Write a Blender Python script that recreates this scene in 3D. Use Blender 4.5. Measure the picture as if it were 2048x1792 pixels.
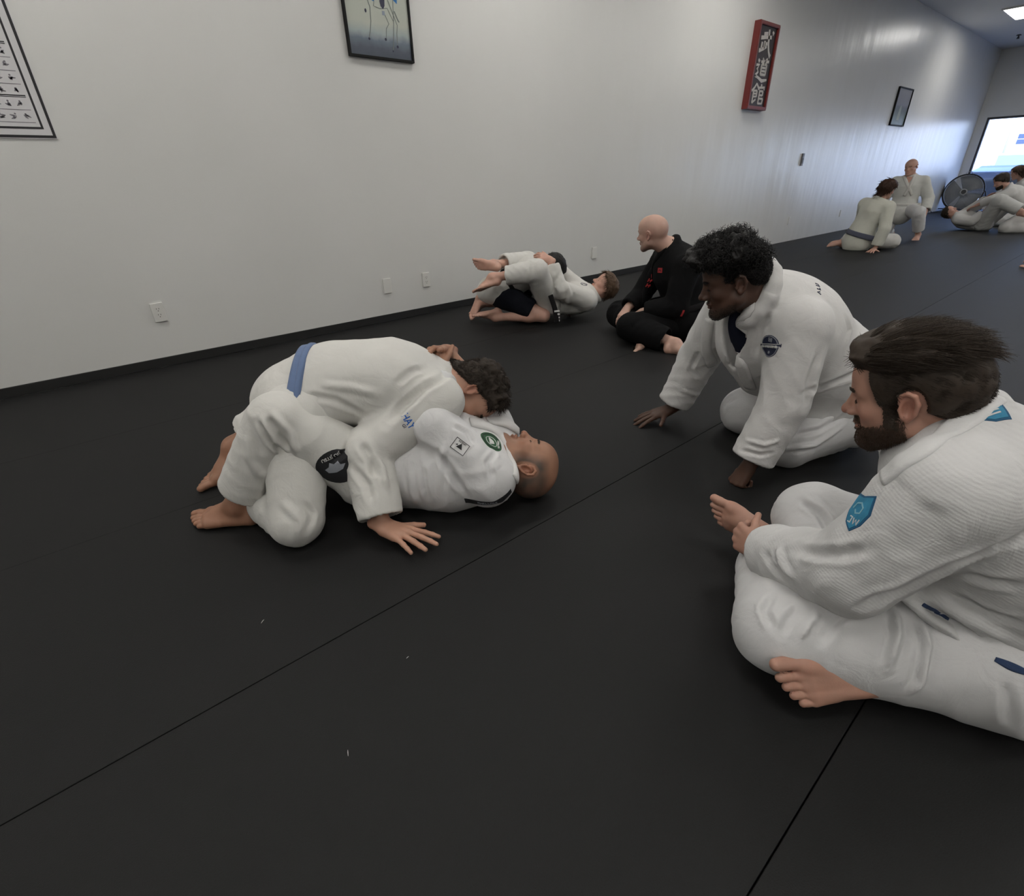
import bpy, bmesh, math, random, time
import numpy as np
from mathutils import Vector, Matrix
from mathutils.bvhtree import BVHTree

SC = bpy.context.scene
COL = SC.collection
for _o in list(bpy.data.objects):
    bpy.data.objects.remove(_o)
random.seed(7)
T0 = time.time()

# ------------------------------------------------------------------ camera
# world: X runs along the long white wall towards the shop window, Y points at that wall, Z up (metres)
CAM_H = 1.12
CAM_R = ((0.75945, 0.32238, -0.56507), (-0.65013, 0.34439, -0.67730), (-0.02374, 0.88174, 0.47113))
cam_data = bpy.data.cameras.new('camera')
cam = bpy.data.objects.new('camera', cam_data)
COL.objects.link(cam)
cam_data.sensor_width = 36.0
cam_data.lens = 1012.0 / 2048.0 * 36.0
cam_data.clip_start = 0.02
cam_data.clip_end = 300
cam.matrix_world = Matrix.Translation((0, 0, CAM_H)) @ Matrix(CAM_R).to_4x4()
SC.camera = cam

# ------------------------------------------------------------------ world, sun, exposure
SC.view_settings.view_transform = 'Standard'
SC.view_settings.look = 'None'
SC.view_settings.gamma = 1.0
SC.view_settings.use_curve_mapping = False
SC.view_settings.exposure = 0.0
W = bpy.data.worlds.new('world'); SC.world = W
W.use_nodes = True
_nt = W.node_tree; _nt.nodes.clear()
_out = _nt.nodes.new('ShaderNodeOutputWorld'); _bg = _nt.nodes.new('ShaderNodeBackground')
_sky = _nt.nodes.new('ShaderNodeTexSky')
_sky.sky_type = 'NISHITA'; _sky.sun_disc = False
_sky.sun_elevation = math.radians(48); _sky.sun_rotation = math.radians(250)
_sky.air_density = 1.0; _sky.dust_density = 1.5
_bg.inputs[1].default_value = 1.0
_tint = _nt.nodes.new('ShaderNodeMix'); _tint.data_type = 'RGBA'; _tint.blend_type = 'MULTIPLY'; _tint.inputs[0].default_value = 1.0
_tint.inputs[7].default_value = (.88, .92, 1.28, 1)      # the camera is balanced for the warm ceiling lamps
_nt.links.new(_sky.outputs[0], _tint.inputs[6]); _nt.links.new(_tint.outputs[2], _bg.inputs[0]); _nt.links.new(_bg.outputs[0], _out.inputs[0])
_sd = bpy.data.lights.new('sun', 'SUN'); _sd.energy = 11.0; _sd.angle = 0.01; _sd.color = (.60, .74, 1)
sun = bpy.data.objects.new('sun', _sd); COL.objects.link(sun)
sun.rotation_euler = Vector((0.55, 0.25, -0.75)).to_track_quat('-Z', 'Y').to_euler()
PANEL_EMIT = 14.6           # ceiling troffers
PANEL_COL = (1.0, 0.975, 0.925)
try:
    SC.cycles.use_denoising = True
    SC.cycles.max_bounces = 8
    SC.cycles.caustics_reflective = False
    SC.cycles.caustics_refractive = False
    SC.cycles.sample_clamp_indirect = 6.0
except Exception:
    pass
# ------------------------------------------------------------------ small maths
def A(*v):
    return np.array(v, dtype=np.float64)
def nrm(v):
    v = np.asarray(v, float); return v / (np.linalg.norm(v) + 1e-12)
def lerp(a, b, t):
    return np.asarray(a, float) * (1 - t) + np.asarray(b, float) * t
def rot(v, ax, deg):
    ax = nrm(ax); v = np.asarray(v, float); t = math.radians(deg)
    return v * math.cos(t) + np.cross(ax, v) * math.sin(t) + ax * (ax @ v) * (1 - math.cos(t))

def vnoise(P, scale=1.0, seed=0):
    """smooth value noise in [-1, 1] at points P (N x 3)"""
    Q = np.asarray(P, float) * scale + 37.7 * (seed + 1)
    I = np.floor(Q).astype(np.int64); f = Q - I; f = f * f * (3 - 2 * f)
    def hsh(i, j, k):
        n = (i * 374761393 + j * 668265263 + k * 2147483647 + seed * 974634777) & 0xFFFFFFFF
        n = ((n ^ (n >> 13)) * 1274126177) & 0xFFFFFFFF
        return ((n ^ (n >> 16)) & 0xFFFF) / 32767.5 - 1
    r = 0
    for a in (0, 1):
        wx = f[:, 0] if a else 1 - f[:, 0]
        for b in (0, 1):
            wy = f[:, 1] if b else 1 - f[:, 1]
            for c in (0, 1):
                wz = f[:, 2] if c else 1 - f[:, 2]
                r = r + wx * wy * wz * hsh(I[:, 0] + a, I[:, 1] + b, I[:, 2] + c)
    return r

# ------------------------------------------------------------------ implicit modelling: rounded limbs blended into one skin
class Field:
    def __init__(self):
        self.p = []
    def _sq(self, sq):
        """sq = (unit vector, scale): squash the cross-section along the vector"""
        if sq is None:
            return None
        M = np.eye(3)
        if not isinstance(sq, list):
            sq = [sq]
        for u, s in sq:
            u = nrm(u); M = M @ (np.eye(3) + (1.0 / s - 1.0) * np.outer(u, u))
        return M
    def cone(self, a, b, ra, rb=None, k=.02, sq=None, op=1):
        rb = ra if rb is None else rb
        a = np.asarray(a, float); b = np.asarray(b, float)
        M = self._sq(sq)
        m = max(ra, rb)
        if sq is not None:
            m *= max(1.0, max(s for _, s in (sq if isinstance(sq, list) else [sq])))
        e = m + k + .012
        self.p.append(('c', a, b, ra, rb, k, M, op, np.minimum(a, b) - e, np.maximum(a, b) + e)); return self
    def chain(self, pts, rs, k=.02, sq=None, op=1):
        for i in range(len(pts) - 1):
            self.cone(pts[i], pts[i + 1], rs[i], rs[i + 1], k, sq, op)
        return self
    def cyl(self, a, b, ra, rb=None, k=.01, sq=None, op=1, rnd=.004, rs=False):
        rb = ra if rb is None else rb
        a = np.asarray(a, float); b = np.asarray(b, float)
        M = self._sq(sq); m = max(ra, rb)
        if sq is not None:
            m *= max(1.0, max(s for _, s in (sq if isinstance(sq, list) else [sq])))
        e = m + k + .012
        self.p.append(('y', a, b, ra, rb, k, M, op, np.minimum(a, b) - e, np.maximum(a, b) + e, rnd, rs)); return self
    def ell(self, c, r, axes=None, k=.02, op=1):
        """ellipsoid: centre, radii along the rows of axes"""
        c = np.asarray(c, float); r = np.asarray(r, float)
        X = np.eye(3) if axes is None else np.asarray(axes, float)
        ext = np.sqrt(((X * r[:, None]) ** 2).sum(0)) + k + .012
        self.p.append(('e', c, r, X, None, k, None, op, c - ext, c + ext)); return self
    def sph(self, c, r, k=.02, op=1):
        return self.cone(c, c + A(0, 0, 1e-6), r, r, k, None, op)
    @staticmethod
    def _d(q, x, y, z):
        t = q[0]
        if t == 'e':
            c, r, X = q[1], q[2], q[3]
            dx, dy, dz = x - c[0], y - c[1], z - c[2]
            k0 = 0; k1 = 0
            for i in range(3):
                v = (dx * X[i, 0] + dy * X[i, 1] + dz * X[i, 2]) / r[i]
                k0 = k0 + v * v; v = v / r[i]; k1 = k1 + v * v
            k0 = np.sqrt(k0); k1 = np.sqrt(k1) + 1e-9
            return k0 * (k0 - 1) / k1
        a, b, ra, rb, M = q[1], q[2], q[3], q[4], q[6]
        dx, dy, dz = x - a[0], y - a[1], z - a[2]
        ba = b - a; sc = 1.0
        if M is not None:
            dx, dy, dz = (M[0, 0] * dx + M[0, 1] * dy + M[0, 2] * dz, M[1, 0] * dx + M[1, 1] * dy + M[1, 2] * dz,
                          M[2, 0] * dx + M[2, 1] * dy + M[2, 2] * dz)
            ba = M @ ba; sc = min(1.0, 1.0 / np.abs(np.linalg.eigvals(M)).max())
        bb = ba @ ba + 1e-12
        h = (dx * ba[0] + dy * ba[1] + dz * ba[2]) / bb
        if t == 'c':
            h = np.clip(h, 0, 1)
            ex, ey, ez = dx - h * ba[0], dy - h * ba[1], dz - h * ba[2]
            return (np.sqrt(ex * ex + ey * ey + ez * ez) - (ra + (rb - ra) * h)) * sc
        ex, ey, ez = dx - h * ba[0], dy - h * ba[1], dz - h * ba[2]
        rnd = q[10]
        if q[11]:                                   # rounded start, flat end
            hc = np.maximum(h, 0)
            ex, ey, ez = dx - hc * ba[0], dy - hc * ba[1], dz - hc * ba[2]
            rad = np.sqrt(ex * ex + ey * ey + ez * ez) - (ra + (rb - ra) * np.clip(h, 0, 1)) + rnd
            ax = (h - 1) * math.sqrt(bb) + rnd
            o = np.sqrt(np.maximum(rad, 0) ** 2 + np.maximum(ax, 0) ** 2)
            return (o + np.minimum(np.maximum(rad, ax), 0) - rnd) * sc
        rad = np.sqrt(ex * ex + ey * ey + ez * ez) - (ra + (rb - ra) * np.clip(h, 0, 1)) + rnd
        ax = (np.abs(h - .5) - .5) * math.sqrt(bb) + rnd
        o = np.sqrt(np.maximum(rad, 0) ** 2 + np.maximum(ax, 0) ** 2)
        return (o + np.minimum(np.maximum(rad, ax), 0) - rnd) * sc
    @staticmethod
    def _mix(D, d, k, op):
        if op > 0:
            h = np.maximum(k - np.abs(D - d), 0) / k
            return np.minimum(D, d) - h * h * k * .25
        d = -d
        h = np.maximum(k - np.abs(D - d), 0) / k
        return np.maximum(D, d) + h * h * k * .25
    def at(self, P):
        """field value at points; every prim only where it matters"""
        D = np.full(len(P), 1.0)
        for q in self.p:
            m = ((P >= q[8]) & (P <= q[9])).all(1)
            if m.any():
                S = P[m]; D[m] = self._mix(D[m], self._d(q, S[:, 0], S[:, 1], S[:, 2]), q[5], q[7])
        return D
    def mesh(self, vox, floor=True):
        lo = np.min([q[8] for q in self.p if q[7] > 0], 0); hi = np.max([q[9] for q in self.p if q[7] > 0], 0)
        n = np.ceil((hi - lo) / vox).astype(int) + 2
        D = np.full(n, 1.0, np.float32)
        ax = [(lo[i] + vox * np.arange(n[i])).astype(np.float32) for i in range(3)]
        for q in self.p:
            i0 = np.maximum(np.floor((q[8] - lo) / vox).astype(int), 0); i1 = np.minimum(np.ceil((q[9] - lo) / vox).astype(int) + 1, n)
            if (i1 <= i0).any():
                continue
            s = tuple(slice(i0[i], i1[i]) for i in range(3))
            x = ax[0][s[0]][:, None, None]; y = ax[1][s[1]][None, :, None]; z = ax[2][s[2]][None, None, :]
            D[s] = self._mix(D[s], self._d(q, x, y, z), q[5], q[7])
        return nets(D, lo, vox)

_EC = [(0, 1), (2, 3), (4, 5), (6, 7), (0, 2), (1, 3), (4, 6), (5, 7), (0, 4), (1, 5), (2, 6), (3, 7)]
_CO = np.array([(a >> 2 & 1, a >> 1 & 1, a & 1) for a in range(8)])
def nets(D, lo, vox):
    S = D < 0
    c = np.zeros(np.array(D.shape) - 1, np.int8)
    for a, b, e in _CO:
        c += S[a:a + c.shape[0], b:b + c.shape[1], e:e + c.shape[2]]
    act = (c > 0) & (c < 8)
    I = np.argwhere(act)
    vals = np.stack([D[I[:, 0] + o[0], I[:, 1] + o[1], I[:, 2] + o[2]] for o in _CO], 1).astype(np.float64)
    V = np.zeros((len(I), 3)); cnt = np.zeros(len(I))
    for a, b in _EC:
        va, vb = vals[:, a], vals[:, b]
        m = (va < 0) != (vb < 0)
        t = va[m] / (va[m] - vb[m])
        V[m] += _CO[a] + t[:, None] * (_CO[b] - _CO[a]); cnt[m] += 1
    V = (V / cnt[:, None] + I) * vox + lo
    vid = np.full(act.shape, -1, np.int64); vid[act] = np.arange(len(I))
    F = []
    for axn in range(3):
        o1, o2 = (axn + 1) % 3, (axn + 2) % 3
        sl0 = [slice(None)] * 3; sl1 = [slice(None)] * 3
        sl0[axn] = slice(0, -1); sl1[axn] = slice(1, None)
        s0 = S[tuple(sl0)]; s1 = S[tuple(sl1)]
        E = np.argwhere(s0 != s1)
        ok = (E[:, o1] > 0) & (E[:, o2] > 0) & (E[:, o1] < D.shape[o1] - 1) & (E[:, o2] < D.shape[o2] - 1)
        E = E[ok]
        flip = s0[E[:, 0], E[:, 1], E[:, 2]]
        def cell(d1, d2):
            e = E.copy(); e[:, o1] -= d1; e[:, o2] -= d2
            return vid[e[:, 0], e[:, 1], e[:, 2]]
        q = np.stack([cell(1, 1), cell(0, 1), cell(0, 0), cell(1, 0)], 1)
        q[~flip] = q[~flip][:, ::-1]
        F.append(q)
    F = np.concatenate(F); F = F[(F >= 0).all(1)]
    return V, F

def vnormals(V, F):
    N = np.zeros_like(V)
    if F.shape[1] == 4:
        n = np.cross(V[F[:, 2]] - V[F[:, 0]], V[F[:, 3]] - V[F[:, 1]])
    else:
        n = np.cross(V[F[:, 1]] - V[F[:, 0]], V[F[:, 2]] - V[F[:, 0]])
    for i in range(F.shape[1]):
        np.add.at(N, F[:, i], n)
    return N / (np.linalg.norm(N, axis=1)[:, None] + 1e-12)

def relax(V, F, it=1, f=.5):
    for _ in range(it):
        S = np.zeros_like(V); c = np.zeros(len(V))
        for i in range(4):
            j = F[:, (i + 1) % 4]; np.add.at(S, F[:, i], V[j]); np.add.at(c, F[:, i], 1)
            j = F[:, (i - 1) % 4]; np.add.at(S, F[:, i], V[j]); np.add.at(c, F[:, i], 1)
        V = V * (1 - f) + f * S / np.maximum(c, 1)[:, None]
    return V

# ------------------------------------------------------------------ objects
def tag(o, label=None, cat=None, group=None, kind=None):
    if label: o['label'] = label
    if cat: o['category'] = cat
    if group: o['group'] = group
    if kind: o['kind'] = kind
    return o
def link(name, me, mat=None, parent=None, smooth=True):
    o = bpy.data.objects.new(name, me); COL.objects.link(o)
    if mat is not None:
        for m in (mat if isinstance(mat, (list, tuple)) else [mat]):
            me.materials.append(m)
    if parent is not None:
        o.parent = parent
    if smooth and len(me.polygons):
        me.polygons.foreach_set('use_smooth', np.ones(len(me.polygons), bool))
    return o
def mesh_np(name, V, F):
    me = bpy.data.meshes.new(name)
    if isinstance(F, np.ndarray):
        V = np.asarray(V, np.float32); k = F.shape[1]
        me.vertices.add(len(V)); me.vertices.foreach_set('co', V.ravel())
        me.loops.add(F.size); me.loops.foreach_set('vertex_index', F.astype(np.int32).ravel())
        me.polygons.add(len(F)); me.polygons.foreach_set('loop_start', np.arange(0, F.size, k, dtype=np.int32))
        me.update(calc_edges=True); me.validate()
    else:
        me.from_pydata([tuple(v) for v in V], [], F); me.update()
    return me
def empty(name, loc=(0, 0, 0)):
    o = bpy.data.objects.new(name, None); COL.objects.link(o); o.location = loc; o.empty_display_size = .1
    return o
def bm_link(name, bm, mat, parent=None, smooth=False):
    me = bpy.data.meshes.new(name); bm.normal_update(); bm.to_mesh(me); bm.free()
    return link(name, me, mat, parent, smooth)
def add_box(bm, lo, hi, bev=0.0):
    lo = Vector(lo); hi = Vector(hi)
    r = bmesh.ops.create_cube(bm, size=1.0)
    vs = r['verts']
    for v in vs:
        v.co = Vector([(lo[i] + hi[i]) / 2 + v.co[i] * (hi[i] - lo[i]) for i in range(3)])
    if bev > 0:
        es = list({e for v in vs for e in v.link_edges})
        bmesh.ops.bevel(bm, geom=es, offset=bev, segments=2, profile=.6, affect='EDGES')
    return bm
def ring_frame(bm, x0, z0, x1, z1, w, y0, y1, axis='y'):
    """one picture-frame shaped solid in the xz plane (or yz plane), thickness y0..y1"""
    R = []
    for y in (y0, y1):
        for a, b, c, d in ((x0, z0, x1, z1), (x0 + w[0], z0 + w[1], x1 - w[2], z1 - w[3])):
            R.append([bm.verts.new((p, y, q) if axis == 'y' else (y, p, q)) for p, q in ((a, b), (c, b), (c, d), (a, d))])
    fo, fi, bo, bi = R
    for i in range(4):
        j = (i + 1) % 4
        bm.faces.new((fo[i], fo[j], fi[j], fi[i])); bm.faces.new((bo[i], bi[i], bi[j], bo[j]))
        bm.faces.new((fo[i], bo[i], bo[j], fo[j])); bm.faces.new((fi[i], fi[j], bi[j], bi[i]))
    bmesh.ops.recalc_face_normals(bm, faces=bm.faces[:])
    return bm
def box(name, lo, hi, mat, parent=None, bev=0.0):
    bm = bmesh.new(); add_box(bm, lo, hi, bev)
    return bm_link(name, bm, mat, parent)
def tube_np(pts, rs, sides=8, closed=False):
    """tube mesh along a polyline (numpy), capped"""
    pts = np.asarray(pts, float); n = len(pts); rs = np.broadcast_to(np.asarray(rs, float), (n,))
    T = np.zeros_like(pts)
    if closed:
        T = np.roll(pts, -1, 0) - np.roll(pts, 1, 0)
    else:
        T[1:-1] = pts[2:] - pts[:-2]; T[0] = pts[1] - pts[0]; T[-1] = pts[-1] - pts[-2]
    T /= np.linalg.norm(T, axis=1)[:, None] + 1e-12
    u = np.cross(T[0], A(0, 0, 1)); u = np.cross(T[0], A(1, 0, 0)) if np.linalg.norm(u) < .1 else u
    u = nrm(u); V = []
    for i in range(n):
        u = nrm(u - T[i] * (u @ T[i])); w = np.cross(T[i], u)
        for s in range(sides):
            a = 2 * math.pi * s / sides
            V.append(pts[i] + rs[i] * (math.cos(a) * u + math.sin(a) * w))
    F = []
    m = n if closed else n - 1
    for i in range(m):
        j = (i + 1) % n
        for s in range(sides):
            t = (s + 1) % sides
            F.append((i * sides + s, i * sides + t, j * sides + t, j * sides + s))
    if not closed:
        F.append(tuple(range(sides))[::-1]); F.append(tuple((n - 1) * sides + s for s in range(sides)))
    return V, F
def tube(name, pts, rs, mat, parent=None, sides=8, closed=False):
    V, F = tube_np(pts, rs, sides, closed)
    return link(name, mesh_np(name, V, F), mat, parent)

# ------------------------------------------------------------------ materials
MATS = {}
def nodes(name):
    m = bpy.data.materials.new(name); m.use_nodes = True
    nt = m.node_tree; b = nt.nodes['Principled BSDF']
    return m, nt, b
def N(nt, t, **kw):
    n = nt.nodes.new(t)
    for k, v in kw.items():
        setattr(n, k, v)
    return n
def plain(name, col, rough=.6, metal=0.0, spec=.5, bump=0.0, bscale=200.0, var=0.0, vscale=4.0, emit=None):
    if name in MATS: return MATS[name]
    m, nt, b = nodes(name)
    b.inputs['Base Color'].default_value = (*col, 1); b.inputs['Roughness'].default_value = rough
    b.inputs['Metallic'].default_value = metal; b.inputs['Specular IOR Level'].default_value = spec
    tc = N(nt, 'ShaderNodeTexCoord')
    if var > 0:
        n = N(nt, 'ShaderNodeTexNoise'); n.inputs['Scale'].default_value = vscale; n.inputs['Detail'].default_value = 4
        nt.links.new(tc.outputs['Object'], n.inputs['Vector'])
        mx = N(nt, 'ShaderNodeMix', data_type='RGBA')
        mx.inputs[6].default_value = (*[c * (1 - var) for c in col], 1); mx.inputs[7].default_value = (*[min(1, c * (1 + var)) for c in col], 1)
        nt.links.new(n.outputs['Fac'], mx.inputs[0]); nt.links.new(mx.outputs[2], b.inputs['Base Color'])
    if bump > 0:
        n = N(nt, 'ShaderNodeTexNoise'); n.inputs['Scale'].default_value = bscale; n.inputs['Detail'].default_value = 3
        nt.links.new(tc.outputs['Object'], n.inputs['Vector'])
        bp = N(nt, 'ShaderNodeBump'); bp.inputs['Strength'].default_value = bump; bp.inputs['Distance'].default_value = .002
        nt.links.new(n.outputs['Fac'], bp.inputs['Height']); nt.links.new(bp.outputs[0], b.inputs['Normal'])
    if emit:
        b.inputs['Emission Color'].default_value = (*emit[0], 1); b.inputs['Emission Strength'].default_value = emit[1]
    MATS[name] = m
    return m
def cloth(name, col, rib=0.0, ribdir=(0, 0, 1), ribw=.007, weave=.25, fold=.0):
    """woven cotton: fine weave relief, optional ribbing, faint patchiness"""
    if name in MATS: return MATS[name]
    m, nt, b = nodes(name)
    b.inputs['Roughness'].default_value = .92; b.inputs['Specular IOR Level'].default_value = .15
    b.inputs['Sheen Weight'].default_value = .10 if max(col) > .1 else 0.0; b.inputs['Sheen Roughness'].default_value = .6
    tc = N(nt, 'ShaderNodeTexCoord')
    n = N(nt, 'ShaderNodeTexNoise'); n.inputs['Scale'].default_value = 9; n.inputs['Detail'].default_value = 5
    nt.links.new(tc.outputs['Object'], n.inputs['Vector'])
    mx = N(nt, 'ShaderNodeMix', data_type='RGBA')
    mx.inputs[6].default_value = (*[c * .93 for c in col], 1); mx.inputs[7].default_value = (*[min(1, c * 1.05) for c in col], 1)
    nt.links.new(n.outputs['Fac'], mx.inputs[0]); nt.links.new(mx.outputs[2], b.inputs['Base Color'])
    w = N(nt, 'ShaderNodeTexNoise'); w.inputs['Scale'].default_value = 420; w.inputs['Detail'].default_value = 2
    nt.links.new(tc.outputs['Object'], w.inputs['Vector'])
    bp = N(nt, 'ShaderNodeBump'); bp.inputs['Strength'].default_value = weave; bp.inputs['Distance'].default_value = .0015
    nt.links.new(w.outputs['Fac'], bp.inputs['Height'])
    last = bp
    # soft broad creasing of the cloth
    w2 = N(nt, 'ShaderNodeTexNoise'); w2.inputs['Scale'].default_value = 14; w2.inputs['Detail'].default_value = 3; w2.inputs['Distortion'].default_value = 1.2
    nt.links.new(tc.outputs['Object'], w2.inputs['Vector'])
    bp2 = N(nt, 'ShaderNodeBump'); bp2.inputs['Strength'].default_value = .35; bp2.inputs['Distance'].default_value = .012
    nt.links.new(w2.outputs['Fac'], bp2.inputs['Height']); nt.links.new(last.outputs[0], bp2.inputs['Normal'])
    last = bp2
    if rib > 0:
        mp = N(nt, 'ShaderNodeVectorMath', operation='DOT_PRODUCT'); mp.inputs[1].default_value = tuple(nrm(ribdir))
        nt.links.new(tc.outputs['Object'], mp.inputs[0])
        ns = N(nt, 'ShaderNodeTexNoise'); ns.inputs['Scale'].default_value = 30; ns.inputs['Detail'].default_value = 2
        nt.links.new(tc.outputs['Object'], ns.inputs['Vector'])
        ad = N(nt, 'ShaderNodeMath', operation='MULTIPLY_ADD'); ad.inputs[1].default_value = .006
        nt.links.new(ns.outputs['Fac'], ad.inputs[0]); nt.links.new(mp.outputs['Value'], ad.inputs[2])
        mu = N(nt, 'ShaderNodeMath', operation='MULTIPLY'); mu.inputs[1].default_value = 2 * math.pi / ribw
        nt.links.new(ad.outputs[0], mu.inputs[0])
        sn = N(nt, 'ShaderNodeMath', operation='SINE'); nt.links.new(mu.outputs[0], sn.inputs[0])
        bp3 = N(nt, 'ShaderNodeBump'); bp3.inputs['Strength'].default_value = rib; bp3.inputs['Distance'].default_value = .002
        nt.links.new(sn.outputs[0], bp3.inputs['Height']); nt.links.new(last.outputs[0], bp3.inputs['Normal'])
        last = bp3
    nt.links.new(last.outputs[0], b.inputs['Normal'])
    MATS[name] = m
    return m
def skin(name, col, rough=.5):
    """skin: attribute 'stubble' darkens shaved areas, 'blush' reddens lips, ears, knuckles"""
    if name in MATS: return MATS[name]
    m, nt, b = nodes(name)
    b.inputs['Roughness'].default_value = rough; b.inputs['Specular IOR Level'].default_value = .4
    b.inputs['Subsurface Weight'].default_value = .12; b.inputs['Subsurface Radius'].default_value = (.012, .005, .003)
    b.inputs['Subsurface Scale'].default_value = .6
    tc = N(nt, 'ShaderNodeTexCoord')
    n = N(nt, 'ShaderNodeTexNoise'); n.inputs['Scale'].default_value = 26; n.inputs['Detail'].default_value = 4
    nt.links.new(tc.outputs['Object'], n.inputs['Vector'])
    mx = N(nt, 'ShaderNodeMix', data_type='RGBA')
    mx.inputs[6].default_value = (*[c * .86 for c in col], 1); mx.inputs[7].default_value = (min(1, col[0] * 1.12), min(1, col[1] * 1.08), min(1, col[2] * 1.06), 1)
    nt.links.new(n.outputs['Fac'], mx.inputs[0])
    at1 = N(nt, 'ShaderNodeAttribute', attribute_name='blush')
    m2 = N(nt, 'ShaderNodeMix', data_type='RGBA')
    m2.inputs[7].default_value = (col[0] * .95, col[1] * .55, col[2] * .52, 1)
    nt.links.new(at1.outputs['Fac'], m2.inputs[0]); nt.links.new(mx.outputs[2], m2.inputs[6])
    at2 = N(nt, 'ShaderNodeAttribute', attribute_name='stubble')
    m3 = N(nt, 'ShaderNodeMix', data_type='RGBA'); m3.inputs[7].default_value = (.05, .038, .03, 1)
    nt.links.new(at2.outputs['Fac'], m3.inputs[0]); nt.links.new(m2.outputs[2], m3.inputs[6])
    nt.links.new(m3.outputs[2], b.inputs['Base Color'])
    w = N(nt, 'ShaderNodeTexNoise'); w.inputs['Scale'].default_value = 300; w.inputs['Detail'].default_value = 2
    nt.links.new(tc.outputs['Object'], w.inputs['Vector'])
    bp = N(nt, 'ShaderNodeBump'); bp.inputs['Strength'].default_value = .15; bp.inputs['Distance'].default_value = .001
    nt.links.new(w.outputs['Fac'], bp.inputs['Height']); nt.links.new(bp.outputs[0], b.inputs['Normal'])
    MATS[name] = m
    return m
def hairmat(name, col, rough=.55):
    if name in MATS: return MATS[name]
    m, nt, b = nodes(name)
    b.inputs['Roughness'].default_value = rough; b.inputs['Specular IOR Level'].default_value = .22
    tc = N(nt, 'ShaderNodeTexCoord')
    n = N(nt, 'ShaderNodeTexNoise'); n.inputs['Scale'].default_value = 90; n.inputs['Detail'].default_value = 3
    nt.links.new(tc.outputs['Object'], n.inputs['Vector'])
    mx = N(nt, 'ShaderNodeMix', data_type='RGBA')
    mx.inputs[6].default_value = (*[c * .55 for c in col], 1); mx.inputs[7].default_value = (*[c * 1.45 for c in col], 1)
    nt.links.new(n.outputs['Fac'], mx.inputs[0]); nt.links.new(mx.outputs[2], b.inputs['Base Color'])
    MATS[name] = m
    return m
# ------------------------------------------------------------------ body parts as implicit shapes
class Frame:
    """local head frame: x right, y forward (face), z up (crown); origin between the ears"""
    def __init__(s, c, f, u, scale=1.0):
        s.c = np.asarray(c, float); s.u = nrm(u); f = np.asarray(f, float)
        s.f = nrm(f - s.u * (f @ s.u)); s.r = np.cross(s.f, s.u); s.s = scale
    def __call__(s, x, y, z):
        return s.c + s.s * (x * s.r + y * s.f + z * s.u)
    def d(s, x, y, z):
        return x * s.r + y * s.f + z * s.u
    @property
    def X(s):
        return np.stack([s.r, s.f, s.u])
    def loc(s, P):
        return ((np.asarray(P) - s.c) @ s.X.T) / s.s

def head_prims(F, H, neck, o):
    """skull, face, ears, neck.  o: options"""
    s = H.s; X = H.X
    e = lambda x, y, z, rx, ry, rz, k=.02, op=1, ax=None: F.ell(H(x, y, z), A(rx, ry, rz) * s, X if ax is None else ax, k * s, op)
    c = lambda a, b, ra, rb, k=.02, op=1: F.cone(H(*a), H(*b), ra * s, rb * s, k * s, None, op)
    jw = o.get('jaw', 1.0)
    F.cone(H(0, -.022, -.045), neck, .056 * s, o.get('neck_r', .060), .03)
    e(0, -.004, .036, .0755, .097, .083)
    e(0, .042, .044, .058, .05, .054, .03)
    e(0, -.05, .02, .064, .05, .06, .03)
    e(0, .040, -.034, .056 * jw, .050, .070, .035)
    for m in (-1, 1):
        c((m * .054 * jw, .004, -.052), (m * .020, .070, -.094), .017, .015, .03)
        e(m * .045, .056, -.022, .018, .022, .017, .02)
        c((m * .048, .068, .020), (m * .010, .088, .021), .008, .009, .014)
    F.sph(H(0, .078, -.095), .0185 * s, .022 * s)
    for m in (-1, 1):
        e(m * .031, .100, .004, .017, .014, .0095, .012, -1)
        F.sph(H(m * .031, .0735, .003), .0138 * s, .004 * s)
        if o.get('eyes', False):
            e(m * .031, .0885, .0015, .0115, .008, .0032, .002, -1)
    # nose
    nl = o.get('nose', 1.0)
    c((0, .078, .016), (0, .088, -.026), .011, .017, .012)
    c((0, .091, .014), (0, .104 + .008 * nl, -.022), .0065, .0085, .010)
    F.sph(H(0, .106 + .009 * nl, -.028), .0105 * s, .007 * s)
    for m in (-1, 1):
        e(m * .0125, .101, -.032, .0085, .0105, .0075, .006)
        F.sph(H(m * .0065, .110, -.0385), .0032 * s, .004 * s, -1)
    # mouth
    e(0, .089, -.0555, .023, .0115, .0065, .010)
    e(0, .0965, -.054, .016, .0055, .0045, .005)
    e(0, .0945, -.066, .016, .006, .0050, .005)
    e(0, .104, -.0600, .020, .008, .0012, .004, -1)
    # ears
    for m in (-1, 1):
        ey, ez = -.010, -.004
        ax = np.stack([rot(H.r, H.u, m * -22), rot(rot(H.f, H.u, m * -22), H.r, 12), rot(H.u, H.r, 12)])
        e(m * .0775, ey, ez, .0065, .0165, .0285, .006, 1, ax)
        e(m * .0845, ey + .002, ez - .002, .006, .0085, .0155, .004, -1, ax)
        pts = [(m * .0765, .004, .004), (m * .082, .002, .020), (m * .0865, -.010, .0275), (m * .0885, -.0225, .021), (m * .0880, -.0265, .004), (m * .0840, -.020, -.016), (m * .0785, -.006, -.031)]
        F.chain([H(*q) for q in pts], [.0038 * s, .0042 * s, .0044 * s, .0044 * s, .0042 * s, .0042 * s, .0052 * s], .003)
        F.sph(H(m * .079, .004, -.008), .0045 * s, .004)

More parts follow.
